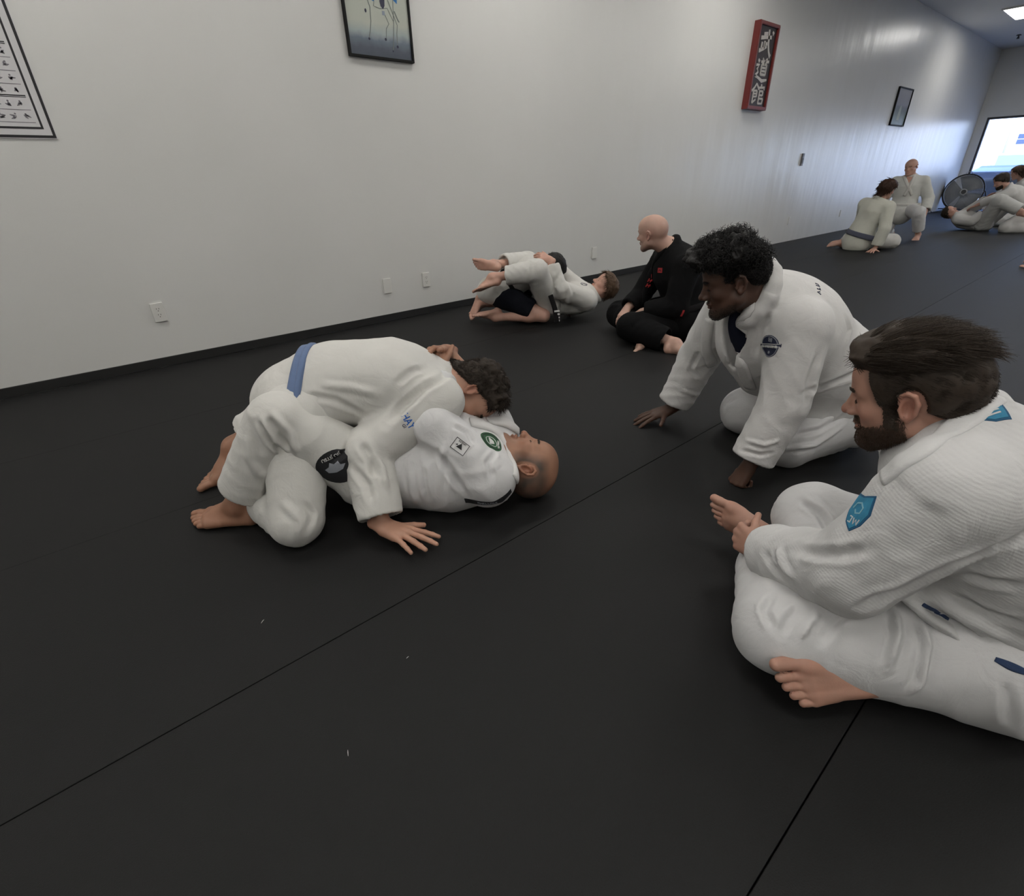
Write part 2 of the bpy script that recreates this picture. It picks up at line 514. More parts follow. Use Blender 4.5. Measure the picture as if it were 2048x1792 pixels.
HAND_L = [(.043, .026, .021), (.047, .030, .022), (.043, .028, .021), (.034, .021, .019)]
def hand_prims(F, wrist, d, n, side, curl=(20, 20, 15), spread=8, thumb=(35, 15, 10), s=1.0, curls=None, tips=None):
    """hand at wrist: d towards fingers, n out of the palm, side +1 right / -1 left; returns finger tips"""
    d = nrm(d); n = nrm(np.asarray(n, float) - d * (np.asarray(n, float) @ d)); t = np.cross(d, n) * side
    off = [.031, .0105, -.0105, -.030]; dist = [.090, .094, .088, .079]
    W0 = np.asarray(wrist, float)
    F.cone(W0 - d * .03, W0 + d * .012, .027 * s, .027 * s, .015, (n, .72))
    out = []
    for i in range(4):
        kn = W0 + s * (d * dist[i] + t * off[i] - n * (.004 if i in (1, 2) else 0))
        F.cone(W0 + s * (d * .012 + t * off[i] * .45), kn, .0155 * s, .0115 * s, .012)
        cu = curls[i] if curls is not None else curl
        dd = rot(d, n, -(1.2 - i * .9) * spread * side)
        axis = np.cross(dd, n)
        p = kn; rr = [.0098, .0090, .0082, .0070]
        if i == 3: rr = [q * .88 for q in rr]
        a = 0
        for j in range(3):
            a += cu[j]
            v = rot(dd, axis, a)
            q = p + v * HAND_L[i][j] * s
            F.cone(p, q, rr[j] * s, rr[j + 1] * s, .0035 if j else .006)
            p = q
        out.append((p, v, rot(-n, axis, a)))
    # heel of the hand and thumb
    F.cone(W0 + s * (d * .02 + t * .012 + n * .006), W0 + s * (d * .052 + t * .030 + n * .010), .017 * s, .0145 * s, .014)
    F.cone(W0 + s * (d * .018 - t * .016 + n * .006), W0 + s * (d * .06 - t * .022 + n * .006), .015 * s, .013 * s, .014)
    p = W0 + s * (d * .048 + t * .034 + n * .008)
    v = nrm(d * math.cos(math.radians(thumb[0])) + t * math.sin(math.radians(thumb[0])) + n * math.sin(math.radians(thumb[1])))
    for j, (ln, r0, r1) in enumerate(((.040, .0125, .0112), (.031, .0108, .0085))):
        q = p + v * ln * s
        F.cone(p, q, r0 * s, r1 * s, .006 if j == 0 else .003)
        p = q; v = nrm(v + (d - t * .5) * math.radians(thumb[2]))
    out.append((p, v, -n))
    return out

def foot_prims(F, ankle, d, m, side, s=1.0, toe=0.0, spread=1.0):
    """foot under ankle: d towards toes, m towards the sole, side +1 right / -1 left; toe: bend of the toes in degrees (towards -m)"""
    d = nrm(d); m = nrm(np.asarray(m, float) - d * (np.asarray(m, float) @ d)); t = np.cross(d, m) * side
    a = np.asarray(ankle, float)
    g = lambda x, y, z: a + s * (d * x + m * y + t * z)
    F.sph(g(0, 0, 0), .037 * s, .02)
    F.sph(g(.0, .004, .022), .018 * s, .014); F.sph(g(-.006, .010, -.024), .017 * s, .014)
    F.ell(g(-.038, .048, 0), A(.032, .034, .030) * s, np.stack([d, m, t]), .025)
    F.cone(g(-.03, .0, 0), g(-.042, .03, 0), .022 * s, .026 * s, .02)
    F.cone(g(.0, .01, 0), g(.085, .043, .006), .036 * s, .026 * s, .03)
    F.cone(g(-.03, .055, -.014), g(.11, .063, -.030), .026 * s, .018 * s, .02)
    F.cone(g(.02, .045, .014), g(.125, .060, .028), .024 * s, .023 * s, .025)
    F.cone(g(.05, .045, .0), g(.12, .060, -.006), .026 * s, .020 * s, .02)
    dt = rot(d, np.cross(d, m), -toe)
    base = [(.142, .064, .032, .016, .050), (.142, .065, .008, .0112, .043), (.134, .066, -.009, .0105, .038), (.124, .067, -.025, .010, .033), (.110, .068, -.039, .0098, .028)]
    for i, (x, y, z, r, ln) in enumerate(base):
        p = g(x, y, z * spread)
        F.cone(g(x - .04, y - .006, z * .9), p, r * 1.15 * s, r * s, .012)
        q = p + dt * ln * s * .62
        F.cone(p, q, r * s * .9, r * s * .88, .003)
        F.cone(q, q + rot(dt, np.cross(d, m), 12) * ln * .38 * s, r * .92 * s, r * .86 * s, .003)

# ------------------------------------------------------------------ meshes from fields
def finish_body(F, vox, fine, floor=.001):
    """surface the field, halve the mesh size inside the spheres `fine`, press it onto the field"""
    V, Q = F.mesh(vox)
    me = mesh_np('body', V, Q)
    for lev in range(1, 1 + max([f[2] for f in fine], default=0)):
        co = get_V(me); ins = np.zeros(len(co), bool)
        for c, r, lv in fine:
            if lv >= lev: ins |= np.linalg.norm(co - np.asarray(c), axis=1) < r
        ed = np.zeros(len(me.edges) * 2, np.int32); me.edges.foreach_get('vertices', ed); ed = ed.reshape(-1, 2)
        sel = np.nonzero(ins[ed[:, 0]] & ins[ed[:, 1]])[0]
        bm = bmesh.new(); bm.from_mesh(me); bm.edges.ensure_lookup_table()
        bmesh.ops.subdivide_edges(bm, edges=[bm.edges[i] for i in sel], cuts=1, use_grid_fill=True)
        bm.to_mesh(me); bm.free()
    n = len(me.vertices)
    for it in range(3):
        V = np.zeros(n * 3, np.float32); me.vertices.foreach_get('co', V); V = V.reshape(-1, 3).astype(float)
        Nn = np.zeros(n * 3, np.float32); me.vertices.foreach_get('normal', Nn); Nn = Nn.reshape(-1, 3)
        D = np.clip(F.at(V), -vox, vox)
        V = V - Nn * D[:, None] * .8
        if it == 2 and floor is not None:
            V[:, 2] = np.maximum(V[:, 2], floor)
        me.vertices.foreach_set('co', V.astype(np.float32).ravel()); me.update()
    return me

def get_V(me):
    V = np.zeros(len(me.vertices) * 3, np.float32); me.vertices.foreach_get('co', V)
    return V.reshape(-1, 3).astype(float)
def get_N(me):
    V = np.zeros(len(me.vertices) * 3, np.float32); me.vertices.foreach_get('normal', V)
    return V.reshape(-1, 3).astype(float)
def polys(me):
    n = len(me.polygons); st = np.zeros(n, np.int32); me.polygons.foreach_get('loop_start', st)
    vi = np.zeros(len(me.loops), np.int32); me.loops.foreach_get('vertex_index', vi)
    return [p.tolist() for p in np.split(vi, st[1:])]
def set_attr(me, name, vals):
    a = me.attributes.get(name) or me.attributes.new(name, 'FLOAT', 'POINT')
    a.data.foreach_set('value', np.asarray(vals, np.float32))

def cam_ray(px, py):
    d = Vector(((px - 1024) / 1012.0, (896 - py) / 1012.0, -1.0))
    return (Matrix(CAM_R) @ d).normalized()

def folds(V, Nn, segs, seed):
    """cloth folds: rings of soft ridges round each limb, strongest where env says"""
    best = np.full(len(V), 9.0); T = np.zeros(len(V)); TH = np.zeros(len(V)); S = np.zeros(len(V)); idx = np.full(len(V), -1)
    for i, g in enumerate(segs):
        a, b, r = np.asarray(g['a'], float), np.asarray(g['b'], float), g['r']
        ba = b - a; L = np.linalg.norm(ba); u = ba / L
        t = np.clip(((V - a) @ u) / L, 0, 1)
        R = V - a - t[:, None] * ba
        dist = np.linalg.norm(R, axis=1) / r
        w = np.cross(u, A(.3, .2, 1)); w = nrm(w); w2 = np.cross(u, w)
        th = np.arctan2(R @ w, R @ w2)
        m = dist < best
        best[m] = dist[m]; T[m] = t[m]; TH[m] = th[m]; S[m] = t[m] * L; idx[m] = i
    disp = np.zeros(len(V))
    n1 = vnoise(V, 5, seed); n2 = vnoise(V, 9, seed + 1); n3 = vnoise(V, 3.2, seed + 2)
    for i, g in enumerate(segs):
        m = idx == i
        if not m.any(): continue
        lam = g.get('lam', .06); amp = g.get('amp', .005); ph0 = g.get('ph', 1.3 * i); tw = g.get('tw', .6)
        ph = S[m] / lam + tw * np.sin(TH[m] + ph0) + .9 * n1[m] + .35 * n2[m]
        rid = 1 - np.abs(np.sin(math.pi * ph))
        rid = rid ** 1.6 - .32
        env = g.get('base', .25) + sum(w * np.exp(-((T[m] - c) / s) ** 2) for c, s, w in g.get('env', []))
        disp[m] += amp * rid * env * np.clip(.65 + .8 * n3[m], .1, 1.4)
    return disp

def crease_disp(me, V, creases):
    """explicit folds: polylines traced over the garment, raised (amp > 0) or pressed in (amp < 0)"""
    if not creases: return 0
    bvh = BVHTree.FromPolygons(V.tolist(), polys(me))
    disp = np.zeros(len(V)); o = Vector((0, 0, CAM_H))
    for pts, amp, wid in creases:
        P = []
        for k in range(len(pts) - 1):
            for t in np.linspace(0, 1, 6, endpoint=(k == len(pts) - 2)):
                x = pts[k][0] * (1 - t) + pts[k + 1][0] * t; y = pts[k][1] * (1 - t) + pts[k + 1][1] * t
                h = bvh.ray_cast(o, cam_ray(x, y))
                if h[0] is not None: P.append(np.array(h[0]))
        if len(P) < 2: continue
        P = np.array(P); lo = P.min(0) - 3 * wid; hi = P.max(0) + 3 * wid
        m = ((V > lo) & (V < hi)).all(1)
        if not m.any(): continue
        Q = V[m]; best = np.full(len(Q), 9.0); tt = np.zeros(len(Q))
        n = len(P) - 1
        for i in range(n):
            ba = P[i + 1] - P[i]
            if np.linalg.norm(ba) > .15: continue
            t = np.clip(((Q - P[i]) @ ba) / (ba @ ba + 1e-9), 0, 1)
            dd = np.linalg.norm(Q - P[i] - t[:, None] * ba, axis=1)
            mm = dd < best; best[mm] = dd[mm]; tt[mm] = (i + t[mm]) / n
        taper = np.clip(np.minimum(tt, 1 - tt) * 5, .15, 1)
        x = best / wid
        disp[m] += 1.5 * amp * taper * (np.exp(-x * x) - .35 * np.exp(-((x - 1.6) ** 2) * 2))
    return disp

def garment(name, F, vox, mat, parent, segs=(), seed=1, drape=.004, creases=(), floor=.002, sm=1):
    V, Q = F.mesh(vox)
    V = relax(V, Q, sm, .5)
    Nn = vnormals(V, Q)
    D = np.zeros(len(V))
    if drape:
        D += drape * (vnoise(V, 7, seed + 5) + .5 * vnoise(V, 15, seed + 6))
    if segs:
        D += folds(V, Nn, segs, seed)
    for _ in range(3):                      # no steps where two limbs meet
        S_ = np.zeros(len(V)); c_ = np.zeros(len(V))
        for i in range(4):
            np.add.at(S_, Q[:, i], D[Q[:, (i + 1) % 4]]); np.add.at(S_, Q[:, i], D[Q[:, (i - 1) % 4]]); np.add.at(c_, Q[:, i], 2)
        D = .4 * D + .6 * S_ / np.maximum(c_, 1)
    V = V + Nn * D[:, None]
    me = mesh_np(name, V, Q)
    if creases:
        V = get_V(me); V = V + get_N(me) * crease_disp(me, V, creases)[:, None]
    else:
        V = get_V(me)
    if floor is not None:
        V[:, 2] = np.maximum(V[:, 2], floor)
    me.vertices.foreach_set('co', V.astype(np.float32).ravel()); me.update()
    o = link(name, me, mat, parent)
    return o

BVHS = {}
def bvh_of(o):
    if o.name not in BVHS:
        me = o.data
        BVHS[o.name] = BVHTree.FromPolygons(get_V(me).tolist(), polys(me))
    return BVHS[o.name]
def bvh_join(objs):
    Vs, Fs, k = [], [], 0
    for o in objs:
        Vs += [v.co[:] for v in o.data.vertices]; Fs += [tuple(i + k for i in p.vertices) for p in o.data.polygons]; k = len(Vs)
    return BVHTree.FromPolygons(Vs, Fs)

def resample(pts, n, closed=False):
    P = np.asarray(pts, float)
    if closed: P = np.vstack([P, P[:1]])
    # Catmull-Rom through the points
    if len(P) > 2:
        Q = []
        for i in range(len(P) - 1):
            p0 = P[i - 1] if i > 0 else (P[-2] if closed else 2 * P[0] - P[1]); p1 = P[i]; p2 = P[i + 1]
            p3 = P[i + 2] if i + 2 < len(P) else (P[1] if closed else 2 * P[-1] - P[-2])
            for t in np.linspace(0, 1, 12, endpoint=False):
                Q.append(.5 * (2 * p1 + (p2 - p0) * t + (2 * p0 - 5 * p1 + 4 * p2 - p3) * t * t + (3 * p1 - p0 - 3 * p2 + p3) * t ** 3))
        Q.append(P[-1]); P = np.array(Q)
    L = np.concatenate([[0], np.cumsum(np.linalg.norm(np.diff(P, axis=0), axis=1))])
    s = np.linspace(0, L[-1], n, endpoint=not closed)
    return np.stack([np.interp(s, L, P[:, i]) for i in range(3)], 1)

def band(name, bvh, pts, width, thick, mat, parent, n=40, closed=False, across=5, snap=True, side=None, lift=0.0, taper=None):
    """strip of heavy cloth lying on a garment along a path (belt, lapel, cuff seam)"""
    P = resample(pts, n, closed)
    Nn = np.zeros_like(P)
    for i in range(len(P)):
        if snap:
            h = bvh.find_nearest(Vector(P[i]))
            if h[0] is not None:
                P[i] = h[0]; Nn[i] = h[1]
    ker = np.ones(5) / 5
    if snap:
        for _ in range(2):
            if closed:
                Nn = (np.roll(Nn, 1, 0) + Nn + np.roll(Nn, -1, 0)) / 3
            else:
                Nn[1:-1] = (Nn[:-2] + Nn[1:-1] + Nn[2:]) / 3
    T = np.roll(P, -1, 0) - np.roll(P, 1, 0)
    if not closed:
        T[0] = P[1] - P[0]; T[-1] = P[-1] - P[-2]
    V = []; m = across
    for i in range(len(P)):
        t = nrm(T[i])
        if side is not None:
            sd = np.asarray(side[i] if isinstance(side, (list, np.ndarray)) and np.ndim(side) == 2 else side, float); sd = nrm(sd - t * (sd @ t))
            nn = np.cross(sd, t)
            if (snap and nn @ Nn[i] < 0) or (not snap and nn @ (P[i] - P.mean(0)) < 0): nn = -nn
        else:
            nn = nrm(Nn[i] - t * (Nn[i] @ t)); sd = np.cross(t, nn)
        w = width if taper is None else width * taper(i / (len(P) - 1))
        top = []; bot = []
        for j in range(m):
            x = (j / (m - 1) - .5) * w
            q = P[i] + sd * x
            if snap and side is None:
                h = bvh.find_nearest(Vector(q))
                if h[0] is not None and (h[0] - Vector(q)).length < .03:
                    q = np.array(h[0])
            edge = .55 if j in (0, m - 1) else 1.0
            top.append(q + nn * (thick * edge + lift)); bot.append(q + nn * (lift - .004))
        V += top + bot[::-1]
    k = 2 * m; F = []
    R = len(P) if closed else len(P) - 1
    for i in range(R):
        a = i * k; b = ((i + 1) % len(P)) * k
        for j in range(k):
            F.append((a + j, b + j, b + (j + 1) % k, a + (j + 1) % k))
    if not closed:
        F.append(tuple(range(k))); F.append(tuple((len(P) - 1) * k + j for j in range(k))[::-1])
    V = np.array(V); V[:, 2] = np.maximum(V[:, 2], .002)
    me = mesh_np(name, V, F)
    bm = bmesh.new(); bm.from_mesh(me); bmesh.ops.recalc_face_normals(bm, faces=bm.faces); bm.to_mesh(me); bm.free()
    o = link(name, me, mat, parent)
    return o

# flat shapes pressed onto a surface: patches, embroidery, lettering
def poly_tris(loops, sub=.01):
    """2D outline(s) -> subdivided triangles"""
    bm = bmesh.new()
    for lp in loops:
        vs = [bm.verts.new((x, y, 0)) for x, y in lp]
        try: bm.faces.new(vs)
        except ValueError: pass
    bmesh.ops.triangulate(bm, faces=bm.faces[:])
    for _ in range(5):
        es = [e for e in bm.edges if e.calc_length() > sub]
        if not es: break
        bmesh.ops.subdivide_edges(bm, edges=es, cuts=1)
        bmesh.ops.triangulate(bm, faces=bm.faces[:])
    return bm
def disc(r, n=28, cx=0, cy=0, ry=None):
    return [(cx + r * math.cos(2 * math.pi * i / n), cy + (ry or r) * math.sin(2 * math.pi * i / n)) for i in range(n)]
def rect(x0, y0, x1, y1):
    return [(x0, y0), (x1, y0), (x1, y1), (x0, y1)]
def stroke(pts, w):
    """brush stroke outline: pts (x, y[, width])"""
    P = [(p[0], p[1], (p[2] if len(p) > 2 else w) / 2) for p in pts]
    Lf, Rt = [], []
    for i, (x, y, h) in enumerate(P):
        a = P[max(i - 1, 0)]; b = P[min(i + 1, len(P) - 1)]
        dx, dy = b[0] - a[0], b[1] - a[1]; l = math.hypot(dx, dy) or 1
        Lf.append((x - dy / l * h, y + dx / l * h)); Rt.append((x + dy / l * h, y - dx / l * h))
    return [[Lf[i], Lf[i + 1], Rt[i + 1], Rt[i]] for i in range(len(P) - 1)]
def text_bm(s, size, shear=0.0, sx=1.0, bold=.02):
    c = bpy.data.curves.new('lettering', 'FONT'); c.body = s; c.size = size; c.align_x = 'CENTER'; c.align_y = 'CENTER'; c.shear = shear
    c.resolution_u = 3; c.offset = bold * size
    o = bpy.data.objects.new('lettering', c); COL.objects.link(o)
    dg = bpy.context.evaluated_depsgraph_get()
    me = bpy.data.meshes.new_from_object(o.evaluated_get(dg))
    bpy.data.objects.remove(o); bpy.data.curves.remove(c)
    bm = bmesh.new(); bm.from_mesh(me); bpy.data.meshes.remove(me)
    for v in bm.verts: v.co.x *= sx
    bmesh.ops.triangulate(bm, faces=bm.faces[:])
    return bm
def press(name, bm, bvh, c, n, up, mat, parent, off=.0015, thick=.0015, reach=.08):
    """lay the flat mesh bm (xy plane) on the surface round c (normal n, up), raised by off"""
    c = np.asarray(c, float); n = nrm(n); e2 = nrm(np.asarray(up, float) - n * (np.asarray(up, float) @ n)); e1 = np.cross(e2, n)
    for v in bm.verts:
        q = c + e1 * v.co.x + e2 * v.co.y
        if bvh is None:
            v.co = Vector(q + n * off); continue
        h = bvh.ray_cast(Vector(q + n * reach), Vector(-n), 2 * reach)
        if h[0] is not None:
            v.co = h[0] + Vector(n) * off
        else:
            v.co = Vector(q + n * off)
    if thick > 0:
        bd = [e for e in bm.edges if e.is_boundary]
        r = bmesh.ops.extrude_edge_only(bm, edges=bd)
        for v in [g for g in r['geom'] if isinstance(g, bmesh.types.BMVert)]:
            v.co -= Vector(n) * (thick + .002)
    bmesh.ops.recalc_face_normals(bm, faces=bm.faces[:])
    o = bm_link(name, bm, mat, parent, smooth=False)
    if any(k in name for k in ('lettering', 'mark', 'print', 'edge', 'ring', 'border', 'wave', 'crest')): o['kind'] = 'stuff'
    return o
def hit(bvh, px, py):
    h = bvh.ray_cast(Vector((0, 0, CAM_H)), cam_ray(px, py))
    return (None, None) if h[0] is None else (np.array(h[0]), np.array(h[1]))

# ------------------------------------------------------------------ hair grown from the head surface
def grow_hair(name, body, H, thick, flow, mat, parent, count=1500, length=.03, width=.0009, segs=4, lift=.5, noise=.25, nscale=40, jitter=.35, curl=0.0, curl_r=.006, seed=3, shell=True, grav=0.0, rootf=.6):
    me = body.data
    V = get_V(me); Nn = get_N(me); L = H.loc(V); NL = Nn @ H.X.T
    th = np.where(np.linalg.norm(L, axis=1) < .185, thick(L, NL), 0)
    Vo = []; Fo = []
    if shell:
        t2 = th * (1 + noise * vnoise(L, nscale, seed) + .5 * noise * vnoise(L, nscale * 2.3, seed + 1))
        P = V + Nn * np.maximum(t2, 0)[:, None]
        m = th > 1e-5
        mp = np.full(len(V), -1); PL = [p for p in polys(me) if all(m[i] for i in p)]
        if PL:
            ids = np.unique(np.concatenate([np.array(p) for p in PL])); mp[ids] = np.arange(len(ids))
            Vo = P[ids].tolist(); Fo = [tuple(int(mp[i]) for i in p) for p in PL]
    me.calc_loop_triangles()
    T = np.zeros(len(me.loop_triangles) * 3, np.int32); me.loop_triangles.foreach_get('vertices', T); T = T.reshape(-1, 3)
    T = T[(th[T] > 1e-5).all(1)]
    if len(T) == 0 or count == 0:
        if not Fo: return None
        return link(name, mesh_np(name, Vo, Fo), mat, parent)
    ar = np.linalg.norm(np.cross(V[T[:, 1]] - V[T[:, 0]], V[T[:, 2]] - V[T[:, 0]]), axis=1)
    rg = np.random.RandomState(seed)
    pick = rg.choice(len(T), count, p=ar / ar.sum())
    w = rg.dirichlet((1, 1, 1), count)
    R = np.einsum('ni,nij->nj', w, V[T[pick]]); RN = np.einsum('ni,nij->nj', w, Nn[T[pick]]); RN /= np.linalg.norm(RN, axis=1)[:, None]
    rt = (w * th[T[pick]]).sum(1)
    fl = flow(H.loc(R), RN @ H.X.T) @ H.X
    fl = fl - RN * (fl * RN).sum(1)[:, None] * .6
    fl += jitter * rg.normal(size=fl.shape) * .5
    fl /= np.linalg.norm(fl, axis=1)[:, None] + 1e-9
    ln = length * rg.uniform(.6, 1.15, count) if np.isscalar(length) else length(H.loc(R)) * rg.uniform(.6, 1.15, count)
    P0 = R + RN * (rt * rootf)[:, None]
    base = len(Vo)
    un = lambda a: a / (np.linalg.norm(a, axis=1)[:, None] + 1e-9)
    p = P0.copy(); d = un(RN * lift + fl); u = un(np.cross(d, RN + 1e-3)); v = np.cross(d, u)
    step = (ln / segs)[:, None]; ph = rg.uniform(0, 6.28, count)
    Vs = np.zeros((count, segs + 1, 3, 3))
    for q_ in range(segs + 1):
        q = p
        if curl > 0:
            a = (ph + curl * q_)[:, None]; q = p + curl_r * (np.cos(a) * u + np.sin(a) * v)
        r = width * (1 - .75 * (q_ / segs) ** 2)
        Vs[:, q_, 0] = q + u * r; Vs[:, q_, 1] = q - u * .5 * r + v * .87 * r; Vs[:, q_, 2] = q - u * .5 * r - v * .87 * r
        if curl == 0: d = d + fl * .35 - RN * (.12 if q_ > 1 else 0)
        d = un(d + A(0, 0, -grav)); p = p + d * step
    st_ = base + np.arange(count)[:, None, None] * (segs + 1) * 3 + np.arange(segs)[None, :, None] * 3
    j0 = np.arange(3)[None, None, :]; j1 = (j0 + 1) % 3
    Fq = np.stack([st_ + j0, st_ + j1, st_ + 3 + j1, st_ + 3 + j0], -1).reshape(-1, 4)
    tip = base + np.arange(count)[:, None] * (segs + 1) * 3 + segs * 3 + np.arange(3)[None]
    Vz = np.concatenate([np.array(Vo).reshape(-1, 3), Vs.reshape(-1, 3)]); Vz[:, 2] = np.maximum(Vz[:, 2], .002)
    sizes = np.array([len(f) for f in Fo] + [4] * len(Fq) + [3] * len(tip), np.int32)
    loops = np.concatenate([np.array([i for f in Fo for i in f], np.int64), Fq.ravel(), tip.ravel()]).astype(np.int32)
    hm = bpy.data.meshes.new(name)
    hm.vertices.add(len(Vz)); hm.vertices.foreach_set('co', Vz.astype(np.float32).ravel())
    hm.loops.add(len(loops)); hm.loops.foreach_set('vertex_index', loops)
    hm.polygons.add(len(sizes)); hm.polygons.foreach_set('loop_start', np.concatenate([[0], np.cumsum(sizes)[:-1]]).astype(np.int32))
    hm.update(calc_edges=True); hm.validate()
    ho = link(name, hm, mat, parent); ho['kind'] = 'stuff'
    return ho

# ------------------------------------------------------------------ a whole person
def person(J, o):
    """J: joints (world, metres); o: options.  Returns dict of the built meshes."""
    J = {k: np.asarray(v, float) for k, v in J.items()}
    sc = o.get('scale', 1.0); bulk = o.get('bulk', 1.0); vox = o.get('vox', .006); ivox = o.get('cvox', .008)
    lat = nrm(J['shR'] - J['shL']); sp = nrm(J['neck'] - J['pel']); fr = nrm(np.cross(sp, lat)); 
    fr = np.asarray(o['front'], float) if 'front' in o else fr
    chest = J.get('chest', lerp(J['pel'], J['neck'], .68)); waist = J.get('waist', lerp(J['pel'], chest, .5))
    H = Frame(J['head'], o['face'], o['crown'], o.get('head_s', 1.0))
    dep = o.get('depth', .74)
    F = Field()
    b = bulk * sc
    sq = (fr, dep)
    F.cone(J['hipL'], J['hipR'], .085 * b, k=.05)
    F.cone(J['pel'], waist, .135 * b, .125 * b, .06, sq)
    F.cone(waist, chest, .125 * b, .145 * b, .06, sq)
    F.cone(chest, J['neck'], .145 * b, .055 * sc, .06, sq)
    for s in 'LR':
        sh, el, wr = J['sh' + s], J['el' + s], J['wr' + s]
        F.cone(J['neck'], sh, .050 * sc, .052 * sc, .05)
        F.cone(chest, sh, .08 * b, .055 * sc, .05)
        F.cone(sh, el, .054 * sc, .041 * sc, .03)
        F.cone(el, lerp(el, wr, .3), .040 * sc, .042 * sc, .02); F.cone(lerp(el, wr, .3), wr, .042 * sc, .027 * sc, .02)
        hp, kn, an = J['hip' + s], J['knee' + s], J['ank' + s]
        F.cone(hp, kn, .082 * sc, .055 * sc, .04)
        calf = lerp(kn, an, .3)
        F.cone(kn, calf, .052 * sc, .053 * sc, .03); F.cone(calf, lerp(kn, an, .9), .053 * sc, .034 * sc, .03)
        F.cone(lerp(kn, an, .9), an, .034 * sc, .035 * sc, .02)
    fine = [(H.c + H.d(0, .01, 0) * H.s, .16 * H.s, o.get('head_lev', 1))]
    for s, sg in (('L', -1), ('R', 1)):
        hd = o.get('hand' + s)
        if hd is not None:
            hand_prims(F, J['wr' + s], side=sg, **{'s': sc * 1.0, **hd})
            fine.append((J['wr' + s] + nrm(hd['d']) * .09, .14, o.get('hand_lev', 1)))
        ft = o.get('foot' + s)
        if ft is not None:
            foot_prims(F, J['ank' + s], side=sg, **{'s': sc, **ft})
            fine.append((J['ank' + s] + nrm(ft['d']) * .07, .16, o.get('foot_lev', 1)))
    head_prims(F, H, J['neck'], o)
    if o.get('extra_body'): o['extra_body'](F, J, H)
    fine = [f for f in fine if f[2] > 0]
    me = finish_body(F, vox, fine)
    body = link('person', me, o['skin'])
    # colour that belongs to the skin itself
    V = get_V(me); L = H.loc(V)
    st = np.zeros(len(V)); bl = np.zeros(len(V))
    inh = np.linalg.norm(L, axis=1) < .2
    g = lambda c, r: np.exp(-(((L - np.array(c)) / np.array(r)) ** 2).sum(1))
    bl += .75 * g((0, .098, -.060), (.020, .016, .0085)) + .35 * g((0, .115, -.03), (.016, .016, .014))
    for m in (-1, 1):
        bl += .4 * g((m * .084, -.01, 0), (.014, .024, .034)) + .2 * g((m * .045, .065, -.025), (.022, .03, .02))
    if 'stubble' in o:
        st = o['stubble'](L) * inh
    set_attr(me, 'blush', np.clip(bl, 0, 1) * inh); set_attr(me, 'stubble', np.clip(st, 0, 1))
    R = dict(body=body, H=H, F=F, fr=fr, lat=lat, sp=sp, chest=chest, waist=waist, J=J)
    # ---- jacket
    if 'jacket' in o:
        jk = o['jacket']; G = Field(); inf = jk.get('inf', .028); sl = jk.get('sleeve', (.080, .070, .064))
        sq2 = (fr, jk.get('depth', dep + .04))
        w = jk.get('w', (.165, .155, .170))
        G.cone(J['hipL'], J['hipR'], .100 * b, k=.06)
        G.cone(J['pel'], waist, w[0] * b, w[1] * b, .06, sq2)
        G.cone(waist, chest, w[1] * b, w[2] * b, .07, sq2)
        G.cone(chest, lerp(chest, J['neck'], jk.get('nfill', .8)), w[2] * b, jk.get('nfr', .075) * sc, .07, sq2)
        segs = [dict(a=J['pel'], b=waist, r=w[0] * b, lam=.05, amp=jk.get('amp', .005) * 1.0, base=.5, tw=1.4, env=[(1, .5, .5)]),
                dict(a=waist, b=chest, r=w[2] * b, lam=.085, amp=jk.get('amp', .005), base=.35, tw=1.6),
                dict(a=chest, b=J['neck'], r=.15 * b, lam=.09, amp=jk.get('amp', .005), base=.2, tw=1.2)]
        cuffs = {}
        for s in 'LR':
            sh, el, wr = J['sh' + s], J['el' + s], J['wr' + s]
            ce = lerp(el, wr, jk.get('cuff', {}).get(s, .86) if isinstance(jk.get('cuff', .86), dict) else jk.get('cuff', .86))
            G.cone(lerp(chest, J['neck'], .75), sh, .066 * sc, .070 * sc, .05)
            G.cone(lerp(chest, J['neck'], .15), sh, .105 * b, .075 * sc, .06)
            ak = jk.get('armk', .022)
            G.cone(sh, el, sl[0] * sc, sl[1] * sc, ak)
            fd = nrm(ce - el)
            G.cyl(el, ce, sl[1] * sc, sl[2] * sc, .012, rs=True, rnd=ivox * 1.3)
            cuffs[s] = (ce, fd, sl[2] * sc)
            segs += [dict(a=sh, b=el, r=sl[0] * sc, lam=.095, amp=jk.get('amp', .005), base=.2, tw=1.1, env=[(1, .35, .8), (0, .3, .4)]),
                     dict(a=el, b=ce, r=sl[1] * sc, lam=.075, amp=jk.get('amp', .005), base=.25, tw=.9, env=[(0, .35, .7), (.85, .25, .4)])]
        if jk.get('skirt'):
            a, bb, r0, r1, dd = jk['skirt']
            G.cone(a, bb, r0, r1, .05, (fr, dd))
        if jk.get('collar', True):
            cr = jk.get('collar_r', .078) * sc; ax = nrm(nrm(H.c - J['neck']) + sp); cc = J['neck'] + ax * jk.get('collar_up', .005)
            la = nrm(lat - ax * (lat @ ax)); ff = np.cross(ax, la)
            rg = [cc + cr * (math.cos(t) * la + math.sin(t) * ff * 1.0) - ax * (.030 * math.sin(t)) + ff * (.012 * max(math.sin(t), 0)) for t in np.linspace(0, 2 * math.pi, 15)]
            G.chain(rg, [jk.get('collar_t', .016) * sc] * 15, .026)
        if 'extra' in jk: jk['extra'](G, J, R)
        for s in 'LR':
            ce, fd, r = cuffs[s]
            wt = max(.010, 1.7 * ivox); G.cyl(ce - fd * .035, ce + fd * .03, r - wt, r - wt, .004, None, -1)
        if 'cut' in jk: jk['cut'](G, J, R)
        R['jacket'] = garment('jacket', G, ivox, jk['mat'], body, segs, jk.get('seed', 1), jk.get('drape', .004), jk.get('creases', ()), sm=jk.get('sm', 1))
        R['cuffs'] = cuffs
